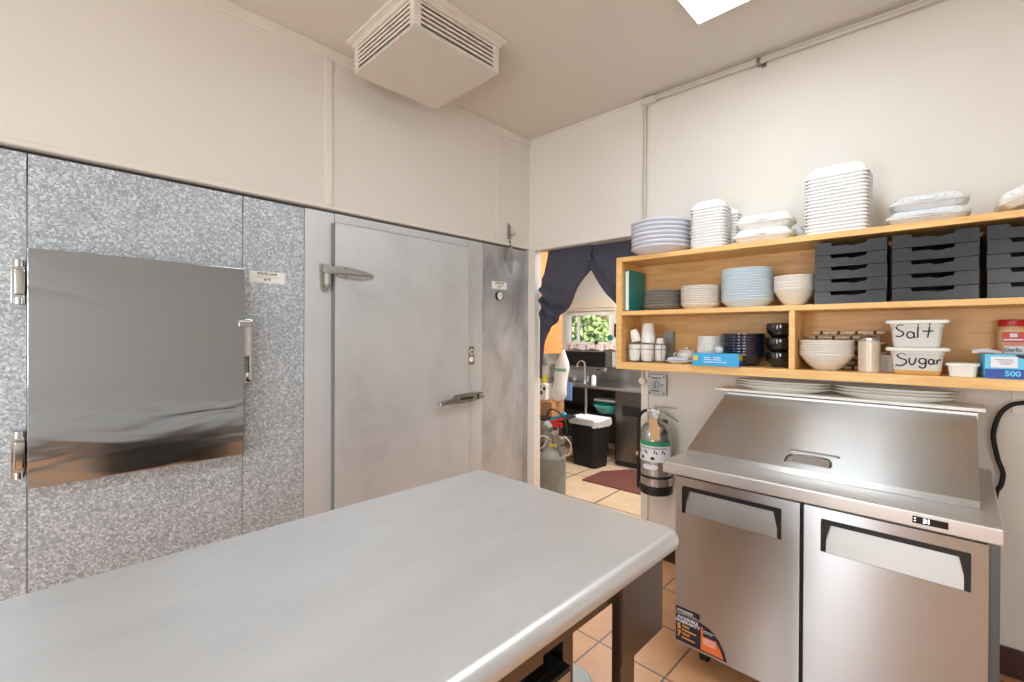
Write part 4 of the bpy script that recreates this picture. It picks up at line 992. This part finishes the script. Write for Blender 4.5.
for x in (-1.44, -.21):
    for y in (1.96, 2.39): cyl(bm, (x, y, .0005), (x, y, .85), .01, n=8)
finish('post', bm, 'castdark', us)
bm = new(); lathe(bm, [(0, 0), (.12, 0), (.19, .1), (.198, .102), (.192, .105), (.12, .02), (0, .02)], 36); b1 = solo('plastic_bowl', bm, 'tealbowl', 'light teal plastic bowl under the far counter, bottom of two', 'bowl', W(-.40, 2.06, .5655), WR, 'teal bowls under the counter')
bm = new(); lathe(bm, [(0, 0), (.11, 0), (.175, .085), (.185, .087), (.178, .09), (.11, .018), (0, .018)], 36); solo('plastic_bowl', bm, 'tealdark', 'dark teal plastic bowl nested in the lighter teal bowl', 'bowl', W(-.40, 2.06, .612), WR, 'teal bowls under the counter')
bm = new(); box(bm, -.15, .15, -.1, .1, 0, .03, .01); solo('white_tray', bm, 'tubrim', 'white tray lying on the dark bowl under the far counter', 'tray', W(-.40, 2.06, .7035), WR)
tc = thing('trash_can', 'black trash can with white liner standing beyond the doorway', 'trash can', W(-.41, 1.66, .0005), WR + R(-8))
bm = new(); loft(bm, [(.33, .25, .04, 0), (.41, .31, .05, .53), (.39, .29, .05, .53), (.31, .23, .04, .01)]); finish('bin', bm, 'blackrub', tc)
bm = new(); loft(bm, [(.415, .315, .055, .48), (.425, .325, .05, .50), (.43, .33, .05, .548), (.41, .31, .06, .558), (.33, .24, .08, .535), (.24, .16, .07, .48)], 4, (0, 0), False, True); 
random.seed(9)
for v in bm.verts: v.co += Vector((random.uniform(-.008, .008), random.uniform(-.006, .006), random.uniform(-.012, .012)))
finish('liner', bm, 'liner', tc, 'white plastic bag liner')
fm = bm = new(); prism(bm, [(-.17, .02), (.52, .02), (.52, .72), (.05, .72), (-.17, .42)], .0005, .012, 'z')
for i in range(17):
    for j in range(14):
        x, y = -.13 + i * .04, .06 + j * .047
        if x < .48 and (x > .03 or y < .42 + (x + .17) * 1.3): box(bm, x, x + .022, y, y + .022, .012, .0135)
solo('floor_mat', bm, 'mat', 'red-brown rubber mat on the tile floor beyond the doorway', 'mat', W(.02, 1.06, 0), WR)
# upper wooden cabinet on the left
wc = thing('wooden_wall_cabinet', 'orange wood wall cabinet left of the far window', 'cabinet', C0, WR)
bm = new(); box(bm, -1.2, -.56, .75, 1.3, 1.315, 2.5, .004); finish('body', bm, 'orangewood', wc)
bm = new(); box(bm, -1.19, -.885, .732, .7495, 1.325, 2.49, .003); finish('door', bm, 'orangewood', wc); bm = new(); box(bm, -.88, -.57, .732, .7495, 1.325, 2.49, .003); finish('door', bm, 'orangewood', wc)
pst = bm = new(); cyl(bm, (-1.15, .8, .0005), (-1.15, .8, 1.3145), .03, n=12); finish('post', bm, 'castdark', wc)
# side cart with clutter
ct2 = thing('utility_cart', 'dark utility cart holding cleaning things left of the doorway', 'cart', C0, WR)
bm = new(); box(bm, -1.3, -.45, 1.0, 1.42, .58, .605, .004); finish('deck', bm, 'castdark', ct2)
bm = new(); box(bm, -1.3, -.72, 1.0, 1.42, .2, .22, .004); finish('lower_deck', bm, 'castdark', ct2)
for x in (-1.28, -.74):
    for y in (1.02, 1.40):
        bm = new(); cyl(bm, (x, y, .0005), (x, y, .58), .014, n=10); finish('leg', bm, 'castdark', ct2)
cb = thing('cardboard_box', 'open brown cardboard box on the utility cart', 'box', W(-.74, 1.25, .6055), WR)
bm = new(); box(bm, -.14, .16, -.12, .12, 0, .165, .003); finish('carton', bm, 'card', cb)
bm = new(); box(bm, .02, .023, -.1205, .1205, .13, .1655); finish('tape', bm, 'tag', cb)
pk = thing('spotted_packet', 'white packet with black patches on top of the cardboard box', 'packet', W(-.76, 1.22, .771), WR)
bm = new(); box(bm, -.11, .08, -.06, .06, 0, .2, .025); finish('wrap', bm, 'bag', pk)
bm = new()
for x, z, q in ((-.08, .15, .022), (-.02, .16, .028), (.0, .09, .026), (-.09, .05, .03), (.05, .14, .02)): cyl(bm, (x, -.0615, z), (x, -.0605, z), q, n=10)
finish('patch', bm, 'ink', pk)
sb = thing('squeeze_bottle', 'clear squeeze bottle of yellow liquid standing on the spotted packet', 'bottle', W(-.76, 1.22, .9715), WR)
bm = new(); lathe(bm, [(0, 0), (.045, 0), (.05, .01), (.05, .1), (0, .1)], 24); finish('liquid', bm, 'liquid', sb)
bm = new(); lathe(bm, [(.05, .1005), (.05, .19), (.04, .215), (.022, .225), (.012, .24), (.006, .29), (0, .292)], 24); finish('bottle_top', bm, 'bottle', sb)
bg = thing('plastic_bag', 'white plastic bag with green print hanging from the wooden cabinet', 'bag', W(-.50, 1.24, 0), WR)
bm = new(); rings = []
random.seed(11)
for z, w, d in ((1.36, .02, .01), (1.33, .05, .03), (1.28, .10, .05), (1.22, .17, .06), (1.15, .2, .07), (1.08, .19, .075), (1.0, .17, .08), (.92, .19, .08), (.85, .2, .07), (.8, .15, .05), (.775, .1, .03)):
    ring = []
    for i in range(20):
        a = 2 * PI * i / 20; k = 1 + random.uniform(-.06, .06)
        ring.append((-.0 - (1.36 - z) * .12 + w * .5 * math.cos(a) * k, d * .5 * math.sin(a) * k, z))
    rings.append(ring)
ring_faces(bm, rings); finish('sack', bm, 'bag', bg, ang=60)
text('print', 'THANK', .05, 'green', bg, face_front(-.02, -.043, 1.13), .0006, .0015)
bc = solo('blue_cloth', box(new(), -.06, .05, -.012, .012, -.2, .03, .008), 'bluecloth', 'light blue cloth hanging beside the white plastic bag', 'cloth', W(-.82, 1.81, .9), WR)
# CO2 tank
tk = thing('gas_cylinder', 'grey gas cylinder standing just inside the doorway at left', 'gas cylinder', W(-.115, .52, .0005), WR)
bm = new(); lathe(bm, [(0, 0), (.115, 0), (.122, .008), (.122, .36), (0, .36)], 36); finish('cylinder', bm, 'tank', tk)
bm = new(); lathe(bm, [(.122, .3605), (.12, .38), (.1, .43), (.065, .46), (.035, .467), (0, .467)], 36); finish('dome', bm, 'tankdome', tk, 'bare aluminium dome')
bm = new(); cyl(bm, (0, 0, .467), (0, 0, .49), .034, n=20); finish('collar', bm, 'yellow', tk, 'yellow collar')
bm = new(); cyl(bm, (0, 0, .49), (0, 0, .57), .016, n=12); cyl(bm, (0, 0, .53), (.09, -.01, .53), .014, n=10); cyl(bm, (.09, -.04, .53), (.09, .01, .53), .042, n=20); cyl(bm, (.05, -.02, .54), (.055, -.05, .61), .036, n=16); box(bm, .07, .14, -.04, .0, .40, .49, .01); finish('regulator', bm, 'pewter', tk)
bm = new(); tube(bm, [(.08, 0, .53), (.14, .0, .57), (.19, .02, .5), (.16, .02, .4), (.08, .0, .43)], .006, 8); tube(bm, [(-.0, -.02, .52), (-.08, -.06, .56), (-.12, -.12, .48), (-.09, -.14, .3), (-.125, -.13, .14), (-.2, -.1, .05)], .007, 8); tube(bm, [(-.2, -.06, .5), (-.12, -.08, .44), (-.05, -.08, .47), (-.02, -.04, .56)], .007, 8); finish('hose', bm, 'tube', tk)
# tools sticking from a crate on the cart's lower front
cr = thing('tool_caddy', 'grey caddy of red and blue handled cleaning tools above the gas cylinder', 'caddy', W(-.53, 1.08, .05), WR)
bm = new(); cyl(bm, (.04, -.17, .52), (.12, -.18, .48), .05, .04, 16); box(bm, -.03, .16, -.125, -.105, -.0495, .50, .004); finish('holder', bm, 'greyplast', cr)
bm = new(); tube(bm, [(.07, -.13, .56), (.2, -.14, .62), (.27, -.15, .66)], .016, 8); finish('tool_handle', bm, 'cyanplast', cr)
bm = new(); box(bm, .1, .24, -.17, -.15, .5, .56, .006); tube(bm, [(.09, -.15, .55), (.2, -.16, .585), (.26, -.17, .6)], .014, 8); finish('tool_handle', bm, 'redplast', cr)
bm = new(); tube(bm, [(.02, -.13, .6), (.08, -.15, .68), (.2, -.16, .66), (.3, -.17, .54), (.28, -.17, .42), (.2, -.16, .36)], .008, 8); tube(bm, [(.14, -.16, .5), (.2, -.17, .36), (.22, -.17, .2)], .012, 8); tube(bm, [(.2, -.16, .55), (.24, -.17, .4), (.2, -.17, .3), (.14, -.16, .36), (.17, -.16, .46)], .01, 8); finish('cable', bm, 'blackrub', cr)
bm = new(); cyl(bm, (-.2, -.18, .47), (-.16, -.18, .62), .08, .06, 18); finish('blue_cup', bm, 'cyanplast', cr)

# ---- curtain in the doorway
cu = thing('doorway_curtain', 'split navy linen curtain tied back in the doorway', 'curtain', C0, WR)
def panel(edges, seed, y0=.062, mirror=False):
    """edges: rows (z, x_outer, x_inner, sag, amp) from the top down; cloth gathered into hanging swags"""
    fine = []; K = 6
    for a, b in zip(edges, edges[1:]):
        for k in range(K): fine.append([p + (q - p) * k / K for p, q in zip(a, b)])
    fine.append(list(edges[-1]))
    bm = new(); N = 44; F = []
    for (z, xa, xb, sag, amp) in fine:
        row = []
        for i in range(N + 1):
            u = i / N; x = xa + (xb - xa) * u; zz = z - sag * math.sin(PI * u)
            m = 1.116 - x if mirror else x
            y = y0 + .6 * amp * math.sin((1 - u) * 15 + .6)
            for off, a_, w_ in ((.12, -.012, .03), (0, -.034, .022), (-.05, .026, .024), (-.10, -.028, .022), (-.155, .016, .03), (-.21, -.018, .026)):
                dz = zz - (1.775 + 3.6 * (m - .27) ** 2 + off)
                y += a_ * math.exp(-(dz / w_) ** 2) * min(1, max(0, (xb - xa if not mirror else xa - xb) / .2))
            row.append(bm.verts.new((x, y, zz)))
        F.append(row)
    for a, b in zip(F, F[1:]):
        for i in range(N): bm.faces.new((a[i], a[i + 1], b[i + 1], b[i]))
    bmesh.ops.recalc_face_normals(bm, faces=bm.faces)
    bmesh.ops.solidify(bm, geom=bm.faces[:], thickness=.003)
    return finish('curtain_panel', bm, 'cloth', cu, ang=180)
panel([(2.219, .165, .578, 0, .001), (2.14, .15, .578, .0, .002), (2.05, .125, .573, .0, .004), (1.99, .105, .53, .02, .008), (1.93, .088, .488, .05, .014), (1.87, .078, .446, .08, .020), (1.81, .076, .405, .10, .024), (1.75, .076, .355, .11, .026), (1.68, .076, .285, .10, .024), (1.61, .076, .215, .06, .018), (1.54, .076, .165, .03, .012), (1.46, .076, .13, 0, .008), (1.3, .076, .108, 0, .006), (1.15, .076, .1, 0, .006)], 1)
panel([(2.219, 1.02, .548, 0, .001), (2.14, 1.02, .548, .0, .002), (2.05, 1.02, .556, .0, .004), (1.99, 1.02, .585, .02, .008), (1.93, 1.02, .622, .05, .014), (1.87, 1.022, .665, .08, .020), (1.81, 1.024, .71, .10, .024), (1.75, 1.025, .76, .11, .026), (1.68, 1.026, .82, .10, .024), (1.61, 1.026, .88, .06, .018), (1.54, 1.026, .93, .03, .012), (1.46, 1.026, .97, 0, .008), (1.3, 1.026, .99, 0, .006)], 2, .09, True)
bm = new(); cyl(bm, (DX0 + .002, .064, 2.2205), (DX1 - .002, .064, 2.2205), .0012, n=8); finish('rod', bm, 'castdark', cu)

# ================================================================== LIGHT + CAMERA
def area(name, loc, rot, sx, sy, power, col=(1, 1, 1)):
    l = bpy.data.lights.new(name, 'AREA'); l.shape = 'RECTANGLE'; l.size = sx; l.size_y = sy; l.energy = power; l.color = col
    o = bpy.data.objects.new(name, l); COL.objects.link(o); o.location = loc; o.rotation_euler = rot; return o
area('added_window_fill', (X0 - .06, -1.45, 1.6), (R(90), 0, R(-90)), 1.45, 1.15, 40, (.92, .96, 1))  # fill light added in an invented, unseen window opening
area('added_doorway_fill', (X0 - .06, 1.2, 1.1), (R(90), 0, R(-90)), .88, 2.15, 45, (.92, .96, 1))  # light added in an invented doorway for bright bands on the fridge
area('added_far_room_fill', W(.45, 1.25, 2.6), (0, 0, WR), .9, .4, 56, (.98, .98, 1))  # unseen fill light added to brighten the room beyond
wd = bpy.data.worlds.new('World'); SC.world = wd; wd.use_nodes = True
bg_ = wd.node_tree.nodes['Background']; sky = wd.node_tree.nodes.new('ShaderNodeTexSky')
sky.sky_type = 'NISHITA'; sky.sun_elevation = R(48); sky.sun_rotation = R(200); sky.sun_intensity = .35
wd.node_tree.links.new(sky.outputs[0], bg_.inputs[0]); bg_.inputs[1].default_value = .2

cam = bpy.data.cameras.new('camera'); co = bpy.data.objects.new('camera', cam); COL.objects.link(co)
YAW, PIT, ROL = R(44.24), R(-.25), R(.25)
f = Vector((math.cos(YAW) * math.cos(PIT), math.sin(YAW) * math.cos(PIT), math.sin(PIT)))
rt = Vector((math.sin(YAW), -math.cos(YAW), 0)); up = rt.cross(f)
r2 = rt * math.cos(ROL) + up * math.sin(ROL); u2 = -rt * math.sin(ROL) + up * math.cos(ROL)
mt = Matrix((r2, u2, -f)).transposed().to_4x4(); mt.translation = (0, 0, CH); co.matrix_world = mt
cam.sensor_width = 36; cam.lens = 460 / 1024 * 36; cam.shift_y = -3.3 / 1024; cam.clip_start = .02
SC.camera = co
SC.view_settings.view_transform = 'Standard'; SC.view_settings.look = 'None'; SC.view_settings.gamma = 1; SC.view_settings.use_curve_mapping = False
SC.view_settings.exposure = 0.38
try:
    SC.cycles.use_denoising = True; SC.cycles.max_bounces = 10; SC.cycles.diffuse_bounces = 6
except Exception: pass
